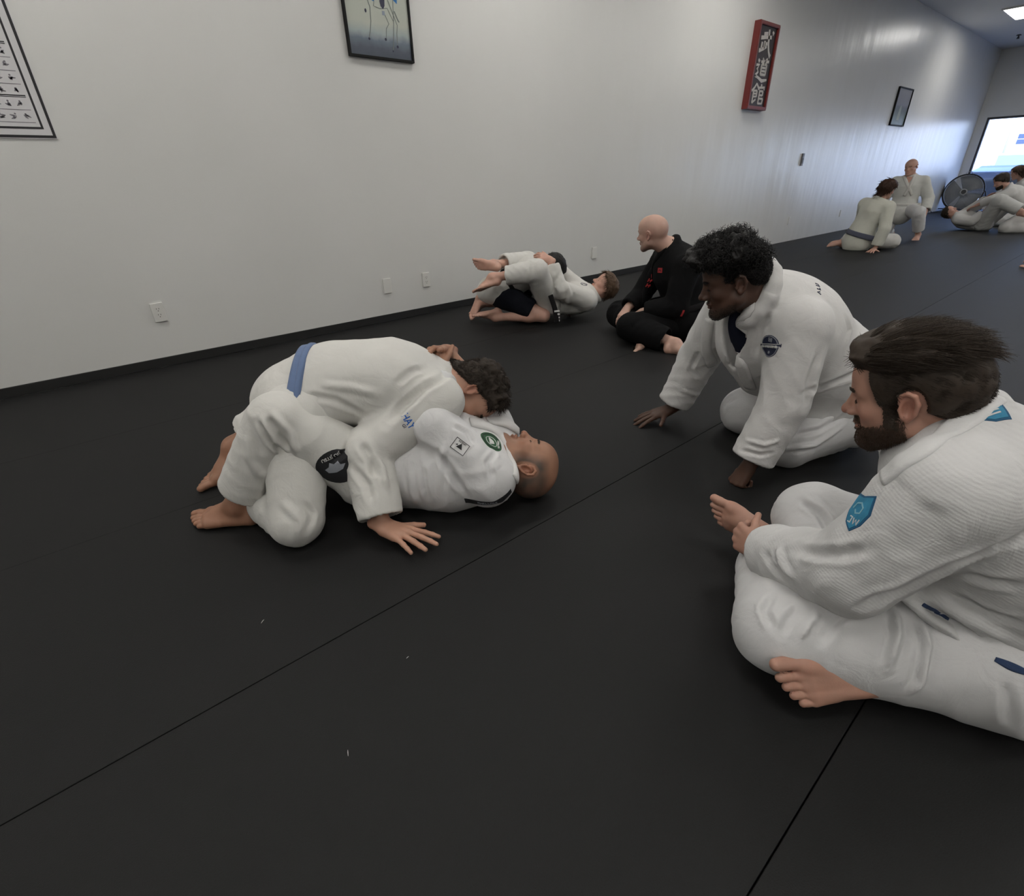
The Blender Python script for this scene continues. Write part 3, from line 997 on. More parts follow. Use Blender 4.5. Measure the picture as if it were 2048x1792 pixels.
    if 'pants' in o:
        pt = o['pants']; G = Field(); pr = pt.get('r', (.105, .085, .080))
        G.cone(J['hipL'], J['hipR'], pt.get('hip', .115) * b, k=.05)
        G.cone(J['pel'], lerp(J['pel'], waist, .7), .145 * b, .13 * b, .05, sq)
        segs = []; hems = {}
        for s in 'LR':
            hp, kn, an = J['hip' + s], J['knee' + s], J['ank' + s]
            hem = pt.get('hem', .88); hem = hem[s] if isinstance(hem, dict) else hem
            ce = lerp(kn, an, hem)
            kr = pt.get('knee', {}).get(s, pr[1])
            G.cone(hp, kn, pr[0] * sc, kr * sc, .05)
            if hem > .2:
                G.cyl(kn, ce, kr * sc, pr[2] * sc, .014, rs=True, rnd=ivox * 1.3)
                hems[s] = (ce, nrm(ce - kn), pr[2] * sc)
            segs += [dict(a=hp, b=kn, r=pr[0] * sc, lam=.085, amp=pt.get('amp', .006), base=.3, tw=.9, env=[(1, .25, .7), (0, .25, .6)]),
                     dict(a=kn, b=ce, r=pr[1] * sc, lam=.06, amp=pt.get('amp', .006), base=.35, tw=.7, env=[(0, .3, .7), (.9, .2, .4)])]
        if 'extra' in pt: pt['extra'](G, J, R)
        for s, (ce, fd, r) in hems.items():
            if s not in pt.get('hollow', 'LR'): continue
            wt = max(.010, 1.7 * ivox); G.cyl(ce - fd * .04, ce + fd * .03, r - wt, r - wt, .004, None, -1)
        if 'cut' in pt: pt['cut'](G, J, R)
        R['pants'] = garment(pt.get('name', 'trousers'), G, ivox, pt['mat'], body, segs, pt.get('seed', 11), pt.get('drape', .004), pt.get('creases', ()), sm=pt.get('sm', 1))
        R['hems'] = hems
    tag(body, o['label'], 'person')
    return R

def waist_belt(R, mat, c=None, up=None, width=.042, thick=.006, rad=.5, knot=None, name='belt', lift=.001):
    """belt round the jacket at point c, perpendicular to up; rays come from outside"""
    J = R['J']; c = R['waist'] if c is None else np.asarray(c, float); up = R['sp'] if up is None else nrm(up)
    bv = bvh_of(R['jacket']); e1 = nrm(R['lat'] - up * (R['lat'] @ up)); e2 = np.cross(up, e1)
    P = []; n = 48
    for i in range(n):
        a = 2 * math.pi * i / n; d = math.cos(a) * e1 + math.sin(a) * e2
        h = bv.ray_cast(Vector(c + d * rad), Vector(-d), rad)
        if h[0] is None: continue
        r = (np.array(h[0]) - c) @ d
        P.append((a, r))
    rr = np.array([p[1] for p in P]); rr = np.minimum(rr, np.median(rr) * 1.45)
    for _ in range(3): rr = (np.roll(rr, 1) + rr + np.roll(rr, -1)) / 3
    pts = [c + (math.cos(p[0]) * e1 + math.sin(p[0]) * e2) * r for p, r in zip(P, rr)]
    return band(name, bv, pts, width, thick, mat, R['body'], n=64, closed=True, snap=False, side=up, lift=lift)

def pxpath(bvh, pts):
    """points of a garment seen along a traced line"""
    out = []
    for x, y in pts:
        c, n = hit(bvh, x, y)
        if c is not None: out.append(c)
    return out
def eyebrows(R, mat, th=.003, dz=0.0, count=160):
    def f(L, NL):
        x, y, z = np.abs(L[:, 0]), L[:, 1], L[:, 2] - dz
        return th * (np.exp(-(((x - .030) / .019) ** 2) ** 2 - ((z - .0225 - .10 * (.03 - np.abs(x - .032))) / .0055) ** 2) > .35) * (y > .05)
    return grow_hair('eyebrows', R['body'], R['H'], f, lambda L, NL: np.stack([np.sign(L[:, 0]), 0 * L[:, 0], 0 * L[:, 0] + .2], 1), mat, R['body'], count=count, length=.006, width=.0006, lift=.15, jitter=.15, seed=2)
def eyes(R, iris=(.03, .02, .012)):
    H = R['H']
    for m in (-1, 1):
        bm = bmesh.new(); bmesh.ops.create_uvsphere(bm, u_segments=16, v_segments=12, radius=.0122 * H.s)
        for v in bm.verts: v.co = Vector(H(m * .031, .0735, .003)) + v.co
        e = bm_link('eye', bm, plain('eye white', (.45, .42, .40), .25), R['body'], True)
        bm = bmesh.new(); bmesh.ops.create_uvsphere(bm, u_segments=14, v_segments=8, radius=.0062 * H.s)
        for v in bm.verts: v.co = Vector(H(m * .031, .0735 + .0075, .0025)) + v.co
        bm_link('iris', bm, plain('brown iris', iris, .15), e, True)

def lashes(R, mat, count=70):
    """dark line where the lids meet"""
    def f(L, NL):
        x, y, z = np.abs(L[:, 0]), L[:, 1], L[:, 2]
        return .0016 * (np.abs(z + .0005 + .10 * np.abs(x - .031)) < .0022) * (np.abs(x - .031) < .0125) * (y > .06)
    return grow_hair('eyelashes', R['body'], R['H'], f, lambda L, NL: np.stack([0 * L[:, 0], .6 + 0 * L[:, 0], -.6 + 0 * L[:, 0]], 1), mat, R['body'], count=count, length=.006, width=.0005, seed=8)

def scribble(n, w, h, seed=1, sw=.0016, y=0.0):
    """rows of small sewn marks where the photograph shows lettering too small to read"""
    rg = random.Random(seed); out = []; st_ = w / n
    for i in range(n):
        x = -w / 2 + st_ * (i + .5); a = st_ * .32
        k = rg.randrange(4)
        out += stroke([(x - a, y - h / 2), (x - a, y + h / 2)], sw)
        if k in (0, 1): out += stroke([(x - a, y + h / 2), (x + a, y + h / 2 - .1 * h)], sw)
        if k in (1, 2): out += stroke([(x + a, y + h / 2), (x + a, y - h / 2)], sw)
        if k in (0, 3): out += stroke([(x - a, y), (x + a, y - h / 2)], sw)
        if k == 2: out += stroke([(x - a, y), (x + a, y)], sw)
    return out
# ------------------------------------------------------------------ room shell
X0, X1, Y0, Y1, ZC = -4.5, 20.6, -4.4, 4.23, 3.78

def wall_paint():
    m, nt, b = nodes('white wall paint')
    tc = N(nt, 'ShaderNodeTexCoord')
    n = N(nt, 'ShaderNodeTexNoise'); n.inputs['Scale'].default_value = 1.3; n.inputs['Detail'].default_value = 6
    nt.links.new(tc.outputs['Object'], n.inputs['Vector'])
    mx = N(nt, 'ShaderNodeMix', data_type='RGBA')
    mx.inputs[6].default_value = (.61, .605, .585, 1); mx.inputs[7].default_value = (.67, .665, .645, 1)
    nt.links.new(n.outputs['Fac'], mx.inputs[0]); nt.links.new(mx.outputs[2], b.inputs['Base Color'])
    b.inputs['Roughness'].default_value = .30; b.inputs['Specular IOR Level'].default_value = .5
    mp = N(nt, 'ShaderNodeMapping'); mp.inputs['Scale'].default_value = (1.3, 1.3, .30)
    nt.links.new(tc.outputs['Object'], mp.inputs['Vector'])
    w = N(nt, 'ShaderNodeTexNoise'); w.inputs['Scale'].default_value = 2.0; w.inputs['Detail'].default_value = 2.5; w.inputs['Roughness'].default_value = .45
    nt.links.new(mp.outputs[0], w.inputs['Vector'])
    bp = N(nt, 'ShaderNodeBump'); bp.inputs['Strength'].default_value = .45; bp.inputs['Distance'].default_value = .03
    nt.links.new(w.outputs['Fac'], bp.inputs['Height'])
    w2 = N(nt, 'ShaderNodeTexNoise'); w2.inputs['Scale'].default_value = 160; w2.inputs['Detail'].default_value = 2
    nt.links.new(tc.outputs['Object'], w2.inputs['Vector'])
    bp2 = N(nt, 'ShaderNodeBump'); bp2.inputs['Strength'].default_value = .10; bp2.inputs['Distance'].default_value = .002
    nt.links.new(w2.outputs['Fac'], bp2.inputs['Height']); nt.links.new(bp.outputs[0], bp2.inputs['Normal'])
    nt.links.new(bp2.outputs[0], b.inputs['Normal'])
    return m
M_WALL = wall_paint()
M_CEIL = plain('ceiling paint', (.72, .72, .71), .8, bump=.2, bscale=60)
def mat_rubber():
    m, nt, b = nodes('black textured mat vinyl')
    tc = N(nt, 'ShaderNodeTexCoord')
    n = N(nt, 'ShaderNodeTexNoise'); n.inputs['Scale'].default_value = 1.6; n.inputs['Detail'].default_value = 5
    nt.links.new(tc.outputs['Object'], n.inputs['Vector'])
    mx = N(nt, 'ShaderNodeMix', data_type='RGBA')
    mx.inputs[6].default_value = (.0078, .0078, .0080, 1); mx.inputs[7].default_value = (.0105, .0105, .0106, 1)
    nt.links.new(n.outputs['Fac'], mx.inputs[0]); nt.links.new(mx.outputs[2], b.inputs['Base Color'])
    b.inputs['Roughness'].default_value = .62; b.inputs['Specular IOR Level'].default_value = .22
    w = N(nt, 'ShaderNodeTexNoise'); w.inputs['Scale'].default_value = 330; w.inputs['Detail'].default_value = 2
    nt.links.new(tc.outputs['Object'], w.inputs['Vector'])
    bp = N(nt, 'ShaderNodeBump'); bp.inputs['Strength'].default_value = .5; bp.inputs['Distance'].default_value = .0015
    nt.links.new(w.outputs['Fac'], bp.inputs['Height']); nt.links.new(bp.outputs[0], b.inputs['Normal'])
    return m
M_MAT = mat_rubber()
M_BLACK = plain('black trim', (.008, .008, .008), .6)
M_WHITEP = plain('white plastic', (.66, .65, .62), .35)
M_DARKSLOT = plain('dark slot', (.03, .028, .025), .6)

floor = tag(box('floor', (X0, Y0, -.20), (X1, Y1, -.045), plain('concrete slab', (.02, .02, .02), .9)), kind='structure')
seams = [Y0, -3.03, -2.0, -.97, .062, 1.092, 2.118, 3.12, Y1 - .02]
for i in range(len(seams) - 1):
    g0 = .0016 if abs(seams[i] - .062) < .01 or abs(seams[i] - 1.092) < .01 else .0004
    g1 = .0016 if abs(seams[i + 1] - .062) < .01 or abs(seams[i + 1] - 1.092) < .01 else .0004
    box('mat_strip', (X0, seams[i] + g0, -.044), (X1, seams[i + 1] - g1, 0.0), M_MAT, floor, bev=.0012)
tag(box('wall_left', (X0, Y1, -.2), (X1 + .3, Y1 + .2, ZC + .2), M_WALL), kind='structure')
tag(box('wall_right', (X0, Y0 - .2, -.2), (X1 + .3, Y0, ZC + .2), M_WALL), kind='structure')
tag(box('wall_back', (X0 - .2, Y0 - .2, -.2), (X0, Y1 + .2, ZC + .2), M_WALL), kind='structure')
tag(box('ceiling', (X0 - .2, Y0 - .2, ZC), (X1 + .3, Y1 + .2, ZC + .25), M_CEIL), kind='structure')
tag(box('baseboard_left', (X0, Y1 - .014, 0), (6.1, Y1, .062), M_BLACK, bev=.002), kind='structure')
# far wall with the shop window
WZ0, WZ1, WY0, WY1 = .14, 2.26, -3.6, 4.03
bm = bmesh.new()
ring_frame(bm, Y0, -.2, Y1, ZC + .1, (WY0 - Y0, WZ0 + .2, Y1 - WY1, ZC + .1 - WZ1), X1, X1 + .22, 'x')
tag(bm_link('wall_far', bm, M_WALL), kind='structure')
win = tag(empty('window_1', (X1 + .1, (WY0 + WY1) / 2, WZ0)), 'wide shop window onto the parking lot', 'window', kind='structure')
M_ALU = plain('dark window frame', (.05, .05, .055), .45, .3)
M_GLASS, _nt2, _b2 = nodes('window glass')
_tr = N(_nt2, 'ShaderNodeBsdfTransparent'); _tr.inputs[0].default_value = (.95, .98, .98, 1)
_gl = N(_nt2, 'ShaderNodeBsdfGlossy'); _gl.inputs['Roughness'].default_value = .02
_mxs = N(_nt2, 'ShaderNodeMixShader'); _mxs.inputs[0].default_value = .05
_nt2.links.new(_tr.outputs[0], _mxs.inputs[1]); _nt2.links.new(_gl.outputs[0], _mxs.inputs[2])
_nt2.links.new(_mxs.outputs[0], _nt2.nodes['Material Output'].inputs['Surface'])
def wchild(o):
    o.parent = win; o.matrix_parent_inverse = Matrix.Translation(-Vector(win.location)); return o
bm = bmesh.new()
ring_frame(bm, WY0, WZ0, WY1, WZ1, (.05, .05, .05, .05), X1 + .04, X1 + .14, 'x')
wchild(bm_link('window_frame', bm, M_ALU))
for i in range(4):
    y0 = WY0 + (WY1 - WY0) * i / 4; y1 = WY0 + (WY1 - WY0) * (i + 1) / 4
    wchild(box('pane', (X1 + .085, y0 + .03, WZ0 + .03), (X1 + .091, y1 - .03, WZ1 - .03), M_GLASS))
    if i: wchild(box('mullion', (X1 + .05, y0 - .025, WZ0), (X1 + .13, y0 + .025, WZ1), M_ALU))

# ------------------------------------------------------------------ ceiling troffers (the room's lamps)
M_DIFF = plain('lit diffuser', (.8, .8, .8), .5, emit=(PANEL_COL, PANEL_EMIT))
M_WMETAL = plain('white enamelled metal', (.7, .7, .69), .4)
def troffer(x, y, label):
    t = tag(empty('ceiling_light', (x, y, ZC)), label, 'light', 'ceiling light panels')
    bm = bmesh.new()
    V0 = []
    for z in (-.03, 0):
        for k in (1, 0):
            V0.append([bm.verts.new((sx_ * (.62 - (0 if k else .03)), sy_ * (.32 - (0 if k else .03)), z)) for sx_, sy_ in ((-1, -1), (1, -1), (1, 1), (-1, 1))])
    for i in range(4):
        j = (i + 1) % 4
        bm.faces.new((V0[0][i], V0[0][j], V0[1][j], V0[1][i])); bm.faces.new((V0[2][i], V0[2][j], V0[3][j], V0[3][i])); bm.faces.new((V0[0][i], V0[0][j], V0[2][j], V0[2][i])); bm.faces.new((V0[1][i], V0[1][j], V0[3][j], V0[3][i]))
    bmesh.ops.recalc_face_normals(bm, faces=bm.faces[:])
    bm_link('frame', bm, M_WMETAL, t)
    box('diffuser', (-.595, -.295, -.018), (.595, .295, -.004), M_DIFF, t)
    return t
PANELS = [(x, y) for x in (-2.8, .35, 3.5, 6.65) for y in (3.08, .2, -2.6)] + [(16.1, 3.08), (9.8, .2), (9.8, -2.6), (12.95, .2), (12.95, -2.6), (16.1, .2), (16.1, -2.6)]
for x, y in PANELS:
    side = 'over the left wall' if y > 2 else ('over the middle of the mats' if y > 0 else 'over the right side')
    along = {-2.8: 'behind the camera', .35: 'above the camera', 3.5: 'above the seated black-clad man', 6.65: 'level with the red sign', 9.8: 'past the red sign', 12.95: 'near the far photograph', 16.1: 'near the shop window'}.get(x, '')
    troffer(x, y, 'lit ceiling panel cut off by the top right corner' if x > 16 and y > 2 else 'lit ceiling panel %s, %s' % (along, side))
# sprinkler head on the ceiling
sp_ = tag(empty('sprinkler', (18.75, 3.62, ZC)), 'small sprinkler head on the far ceiling', 'sprinkler')
bm = bmesh.new(); bmesh.ops.create_cone(bm, cap_ends=True, segments=16, radius1=.05, radius2=.035, depth=.02, matrix=Matrix.Translation((0, 0, -.01)))
bm_link('flange', bm, plain('grey metal', (.2, .2, .2), .4, .8), sp_)
bm = bmesh.new(); bmesh.ops.create_cone(bm, cap_ends=True, segments=12, radius1=.03, radius2=.012, depth=.06, matrix=Matrix.Translation((0, 0, -.05)))
bm_link('nozzle', bm, MATS['grey metal'], sp_)

# ------------------------------------------------------------------ wall plates
def wall_plate(x, z, kind, label, w=.076, hh=.125):
    t = tag(empty('wall_outlet' if kind == 'duplex' else 'wall_plate', (x, Y1, z)), label, 'outlet' if kind == 'duplex' else 'wall plate', 'plates low on the white wall')
    bm = bmesh.new(); add_box(bm, (-w / 2, -.0125, -hh / 2), (w / 2, 0, hh / 2), .003)
    bm_link('cover', bm, M_WHITEP, t)
    if kind == 'duplex':
        for dz in (.0195, -.0195):
            bm = bmesh.new()
            bmesh.ops.create_cone(bm, cap_ends=True, segments=20, radius1=.0172, radius2=.0172, depth=.004, matrix=Matrix.Translation((0, -.0130, dz)) @ Matrix.Rotation(math.pi / 2, 4, 'X'))
            rc = bm_link('receptacle', bm, M_WHITEP, t)
            bm = bmesh.new()
            add_box(bm, (-.0085, -.0160, dz + .001), (-.0058, -.0148, dz + .010)); add_box(bm, (.0058, -.0160, dz + .001), (.0085, -.0148, dz + .010))
            add_box(bm, (-.0026, -.0160, dz - .011), (.0026, -.0148, dz - .006))
            bm_link('slot', bm, M_DARKSLOT, rc)['kind'] = 'stuff'
    for dz in ((0,) if kind == 'duplex' else (.042, -.042)):
        bm = bmesh.new()
        bmesh.ops.create_cone(bm, cap_ends=True, segments=10, radius1=.003, radius2=.003, depth=.003, matrix=Matrix.Translation((0, -.0130, dz)) @ Matrix.Rotation(math.pi / 2, 4, 'X'))
        bm_link('screw', bm, M_WMETAL, t)
    return t
wall_plate(.418, .367, 'duplex', 'white duplex outlet on the wall at the far left')
wall_plate(2.145, .305, 'blank', 'blank white cover plate left of the middle outlet')
wall_plate(2.543, .306, 'duplex', 'white duplex outlet beside the blank cover plate')
wall_plate(4.875, .312, 'blank', 'white plate on the wall left of the bald seated man')
wall_plate(6.35, .310, 'blank', 'white plate just right of the bald seated man')
wall_plate(7.93, .34, 'blank', 'left one of two plates behind the curly hair')
wall_plate(8.10, .34, 'blank', 'right one of two plates behind the curly hair')
wall_plate(10.0, .335, 'blank', 'white plate on the bluish wall nearer the sign')
wall_plate(12.3, .33, 'blank', 'far white plate left of the pair sitting by the wall')

# ------------------------------------------------------------------ pictures and sign
M_PAPER = plain('poster paper', (.60, .59, .60), .7)
M_INK = plain('black ink', (.012, .011, .014), .6)
M_INK2 = plain('grey ink', (.20, .19, .21), .7)
def wall_shape(name, loops, x, z, y, mat, parent, th=.0006):
    bm = bmesh.new()
    for lp in loops:
        vs = [bm.verts.new((x + a, Y1 - y, z + b)) for a, b in lp]
        try: f = bm.faces.new(vs)
        except ValueError: continue
    r = bmesh.ops.extrude_face_region(bm, geom=bm.faces[:])
    for v in [g for g in r['geom'] if isinstance(g, bmesh.types.BMVert)]: v.co.y -= th
    bmesh.ops.recalc_face_normals(bm, faces=bm.faces[:])
    o = bm_link(name, bm, mat, None)
    if len(loops) > 1: o['kind'] = 'stuff'
    if parent is not None:
        o.parent = parent; o.matrix_parent_inverse = Matrix.Translation(-Vector(parent.location))
    return o
def wbox(name, lo, hi, mat, parent, bev=0.0):
    o = box(name, lo, hi, mat, None, bev); o.parent = parent; o.matrix_parent_inverse = Matrix.Translation(-Vector(parent.location)); return o
# chart poster, its lower right corner in view
px1, pz0, px0, pz1 = .232, 1.374, -.72, 2.75
post = tag(empty('wall_chart', (px0, Y1, pz0)), 'black and white chart poster with rows of small figures, cut off at left', 'poster')
wbox('sheet', (px0, Y1 - .006, pz0), (px1, Y1, pz1), M_PAPER, post)
def frame_lines(i, w, mat):
    a0, a1, b0, b1 = px0 + i, px1 - i, pz0 + i, pz1 - i
    return [[(a0, b0), (a1, b0), (a1, b0 + w), (a0, b0 + w)], [(a0, b1 - w), (a1, b1 - w), (a1, b1), (a0, b1)], [(a0, b0 + w), (a0 + w, b0 + w), (a0 + w, b1 - w), (a0, b1 - w)], [(a1 - w, b0 + w), (a1, b0 + w), (a1, b1 - w), (a1 - w, b1 - w)]]
wall_shape('outer_border', frame_lines(.004, .013, 0), 0, 0, .0062, M_INK, post)
wall_shape('inner_border', frame_lines(.046, .010, 0), 0, 0, .0062, M_INK, post)
rr = random.Random(5)
zrow = pz0 + .075; row = 0
while zrow < pz1 - .12:
    dbl = row % 4 == 2
    L_ = [[(px0 + .075, zrow), (px1 - .070, zrow), (px1 - .070, zrow + .003), (px0 + .075, zrow + .003)]]
    if dbl: L_.append([(px0 + .075, zrow + .006), (px1 - .070, zrow + .006), (px1 - .070, zrow + .011), (px0 + .075, zrow + .011)])
    wall_shape('row_rule', L_, 0, 0, .0062, M_INK2 if not dbl else M_INK, post)
    fig = []
    for k in range(16):
        cx_ = px1 - .098 - .052 * k + rr.uniform(-.005, .005)
        if cx_ < px0 + .1: break
        for s_ in range(3):
            a = rr.uniform(0, 3.14); l = rr.uniform(.008, .016); ox, oz = rr.uniform(-.007, .007), rr.uniform(-.007, .007)
            fig += stroke([(cx_ + ox - l * math.cos(a), zrow + .027 + oz - .6 * l * math.sin(a), .003), (cx_ + ox, zrow + .027 + oz, .009), (cx_ + ox + l * math.cos(a), zrow + .029 + oz + .6 * l * math.sin(a), .003)], .008)
        fig.append(disc(.0045, 8, cx_ + rr.uniform(-.007, .007), zrow + .040))
    wall_shape('figure_row', fig, 0, 0, .0062, M_INK2, post)
    zrow += .058; row += 1

def grad_mat(name, stops, z0, z1):
    """colour bands of a print by height on the sheet"""
    m, nt, b = nodes(name)
    tc = N(nt, 'ShaderNodeTexCoord'); sx = N(nt, 'ShaderNodeSeparateXYZ'); nt.links.new(tc.outputs['Object'], sx.inputs[0])
    mr = N(nt, 'ShaderNodeMapRange'); mr.inputs[1].default_value = z0; mr.inputs[2].default_value = z1
    ns = N(nt, 'ShaderNodeTexNoise'); ns.inputs['Scale'].default_value = 14; nt.links.new(tc.outputs['Object'], ns.inputs['Vector'])
    ad = N(nt, 'ShaderNodeMath', operation='MULTIPLY_ADD'); ad.inputs[1].default_value = .05
    nt.links.new(ns.outputs['Fac'], ad.inputs[0]); nt.links.new(sx.outputs['Z'], ad.inputs[2]); nt.links.new(ad.outputs[0], mr.inputs[0])
    cr = N(nt, 'ShaderNodeValToRGB'); el = cr.color_ramp.elements
    el[0].position, el[0].color = stops[0][0], (*stops[0][1], 1); el[1].position, el[1].color = stops[-1][0], (*stops[-1][1], 1)
    for p, c in stops[1:-1]:
        e = el.new(p); e.color = (*c, 1)
    nt.links.new(mr.outputs[0], cr.inputs[0]); nt.links.new(cr.outputs[0], b.inputs['Base Color']); b.inputs['Roughness'].default_value = .35
    return m
def framed(name, x0, z0, x1, z1, fw, fd, fmat, pmat, label, cat):
    t = tag(empty(name, (x0, Y1, z0)), label, cat)
    bm = bmesh.new(); ring_frame(bm, 0, 0, x1 - x0, z1 - z0, (fw,) * 4, -fd, 0)
    bm_link('frame', bm, fmat, t)
    box('print', (fw * .6, -fd * .55, fw * .6), (x1 - x0 - fw * .6, -.002, z1 - z0 - fw * .6), pmat, t)
    return t
M_PAINTING = grad_mat('pale painting', [(0, (.045, .055, .075)), (.11, (.075, .09, .12)), (.17, (.13, .16, .20)), (.23, (.33, .38, .38)), (.30, (.44, .46, .40)), (.75, (.42, .46, .40)), (1, (.25, .36, .38))], 0, .80)
pic = framed('framed_painting', 2.087, 1.925, 2.622, 2.725, .014, .03, plain('black frame', (.008, .008, .008), .6, spec=.2), M_PAINTING, 'framed painting with blue shapes over a pale ground, cut off at the top', 'picture')
M_BLUE = plain('blue paint', (.03, .17, .42), .6, var=.25, vscale=30); M_LINE = plain('painted line', (.16, .18, .17), .7); M_PDARK = plain('dark paint', (.03, .03, .06), .6); M_PGREY = plain('grey paint', (.26, .30, .36), .6)
def pshape(name, loops, mat, lay=0):
    y = .0172 + .0004 * lay
    o = wall_shape(name, loops, 2.087, 1.925, y, mat, pic, .0004); return o
def st(pts, w): return stroke(pts, w)
pshape('blue_cape', [[(.14, .50), (.19, .50), (.205, .44), (.255, .41), (.262, .36), (.245, .335), (.215, .345), (.19, .37), (.18, .40), (.155, .43)], [(.335, .50), (.405, .50), (.405, .42), (.438, .37), (.435, .345), (.41, .36), (.375, .385), (.345, .41)]], M_BLUE, 1)
pshape('grey_figure', [[(.29, .49), (.325, .49), (.33, .44), (.345, .40), (.325, .37), (.30, .36), (.285, .385), (.29, .43)], [(.303, .29), (.325, .29), (.325, .265), (.303, .265)]], M_PGREY, 2)
pshape('dark_figure', [[(.298, .365), (.335, .36), (.33, .32), (.315, .30), (.298, .315), (.292, .34)], disc(.008, 10, .175, .115), disc(.009, 10, .31, .125), disc(.009, 10, .405, .09), disc(.006, 10, .363, .06), disc(.008, 8, .172, .275, .012)], M_PDARK, 2)
pshape('drawn_lines', st([(.11, .44), (.16, .44), (.19, .36), (.21, .30), (.205, .22), (.19, .16), (.175, .12)], .006) + st([(.325, .27), (.35, .22), (.325, .19), (.315, .13)], .005) + st([(.41, .5), (.405, .38), (.39, .22), (.375, .12), (.363, .06)], .005) + st([(.405, .30), (.43, .25), (.44, .24)], .009) + st([(.36, .36), (.385, .30), (.42, .22), (.41, .17), (.405, .10)], .005) + st([(.26, .38), (.24, .31), (.29, .30), (.35, .31), (.39, .24)], .004), M_LINE, 1)
# far picture
M_FIELD = grad_mat('field photograph', [(0, (.05, .08, .05)), (.30, (.07, .10, .06)), (.42, (.06, .075, .06)), (.52, (.09, .10, .10)), (.60, (.20, .20, .22)), (1, (.30, .30, .32))], 0, .65)
pic2 = framed('framed_photograph', 13.66, 1.872, 14.50, 2.52, .02, .035, MATS['black frame'], M_FIELD, 'small framed photograph of a pale figure in a green field', 'picture')
wall_shape('figure', [[(.30, .10), (.44, .10), (.46, .20), (.42, .34), (.38, .36), (.33, .32), (.30, .20)]], 13.66, 1.872, .021, plain('pale print', (.30, .32, .27), .6), pic2, .0005)
# red sign with three brushed characters, one above the other
sgx, sgz, sgw, sgh = 7.755, 1.868, .535, .945
sign = tag(empty('wall_sign', (sgx, Y1, sgz)), 'red framed wooden sign with white brushed characters on dark ground', 'sign')
M_RED = plain('red lacquer', (.16, .022, .020), .38, var=.12, vscale=9); M_SDARK = plain('dark brown panel', (.016, .008, .008), .5); M_CREAM = plain('cream characters', (.50, .47, .44), .6)
bm = bmesh.new(); fw_ = .040
ring_frame(bm, 0, 0, sgw, sgh, (fw_,) * 4, -.085, 0)
bmesh.ops.bevel(bm, geom=[e for e in bm.edges if all(v.co.y < -.08 for v in e.verts)], offset=.006, segments=2, affect='EDGES')
bm_link('frame', bm, M_RED, sign)
box('panel', (.03, -.060, .03), (sgw - .03, 0, sgh - .03), M_SDARK, sign)
def glyph(name, strokes, cx_, cz_, sx, sz, w):
    L_ = []
    for s_ in strokes:
        L_ += stroke([(cx_ + (p[0] - .5) * sx, cz_ + (p[1] - .5) * sz, (p[2] if len(p) > 2 else 1) * w) for p in s_], w)
    return wall_shape(name, L_, sgx, sgz, .0602, M_CREAM, sign, .004)
G1 = [[(.22, .80), (.48, .84)], [(.04, .64, 1.2), (.45, .70), (.80, .74, 1.1)], [(.56, 1.0, .8), (.60, .70), (.64, .45), (.74, .20), (.88, .02, 1.3), (.93, .12, .5)], [(.82, .95, .7), (.92, .86, 1.2)], [(.36, .56), (.36, .28)], [(.36, .44), (.56, .48)], [(.17, .50), (.16, .24)], [(.02, .17, 1.3), (.30, .26), (.54, .36, .7)]]
G2 = [[(.46, .98, .8), (.54, .88)], [(.80, 1.0, .8), (.68, .88)], [(.36, .82), (.62, .85), (.94, .88)], [(.66, .86), (.60, .74)], [(.44, .72), (.44, .28)], [(.44, .72), (.82, .74)], [(.82, .74), (.80, .28)], [(.44, .58, .8), (.80, .59, .8)], [(.44, .44, .8), (.80, .45, .8)], [(.44, .29), (.80, .30)], [(.14, .90, .9), (.24, .80, 1.3)], [(.04, .66), (.26, .68), (.14, .50), (.24, .38), (.06, .20, 1.2)], [(.06, .20), (.30, .14), (.60, .02, 1.4), (.98, .10, .8)]]
G3 = [[(.32, 1.0, .8), (.20, .80), (.02, .62, 1.1)], [(.32, .98), (.52, .76, 1.2)], [(.16, .66), (.16, .06)], [(.16, .64, .9), (.42, .66, .9)], [(.42, .66), (.42, .36)], [(.18, .50, .8), (.42, .52, .8)], [(.18, .36, .8), (.42, .38, .8)], [(.16, .06), (.40, .24, .8)], [(.66, .98, .8), (.72, .90, 1.2)], [(.54, .70), (.56, .82), (.96, .86), (.92, .74, 1.2)], [(.62, .68), (.62, .04)], [(.62, .66, .9), (.88, .67, .9)], [(.88, .67), (.87, .46)], [(.62, .46, .9), (.87, .47, .9)], [(.62, .30, .9), (.94, .31, .9)], [(.94, .31), (.92, .06)], [(.62, .06, .9), (.93, .07, .9)]]
glyph('character', G1, .275, .735, .36, .285, .036); glyph('character', G2, .265, .450, .36, .255, .030); glyph('character', G3, .262, .178, .36, .235, .026)
# small dark fitting on the wall
fit = tag(empty('wall_thermostat', (9.98, Y1, 1.27)), 'small slim grey fitting high on the bluish wall', 'fitting')
box('case', (-.03, -.025, -.09), (.03, 0, .09), plain('grey fitting', (.16, .16, .18), .5), fit, bev=.004)
box('cap', (-.022, -.030, -.06), (.022, -.024, .02), plain('dark fitting', (.06, .06, .07), .4), fit, bev=.002)
# lint on the mats
for i, (x, y, a) in enumerate(((.118, 1.292, .7), (.14, .765, 1.2), (.37, .90, .2), (.535, .075, .4), (1.26, 1.50, 2.0))):
    L_ = .007 if i < 2 else .004
    f = tube('lint', [(x - L_ * math.cos(a), y - L_ * math.sin(a), .0016), (x, y, .0026), (x + L_ * math.cos(a), y + L_ * math.sin(a), .0016)], [.0005, .0009, .0005], plain('white lint', (.6, .6, .58), .9), None, 5)
    tag(f, ['thin white thread of lint on the mat at the lower left', 'white speck of lint at the bottom edge of the mat', 'tiny white speck in the middle of the near mat', 'tiny pale speck beside the near mat seam', 'tiny white speck on the mat right of the lying man'][i], 'lint', 'lint on the mats')
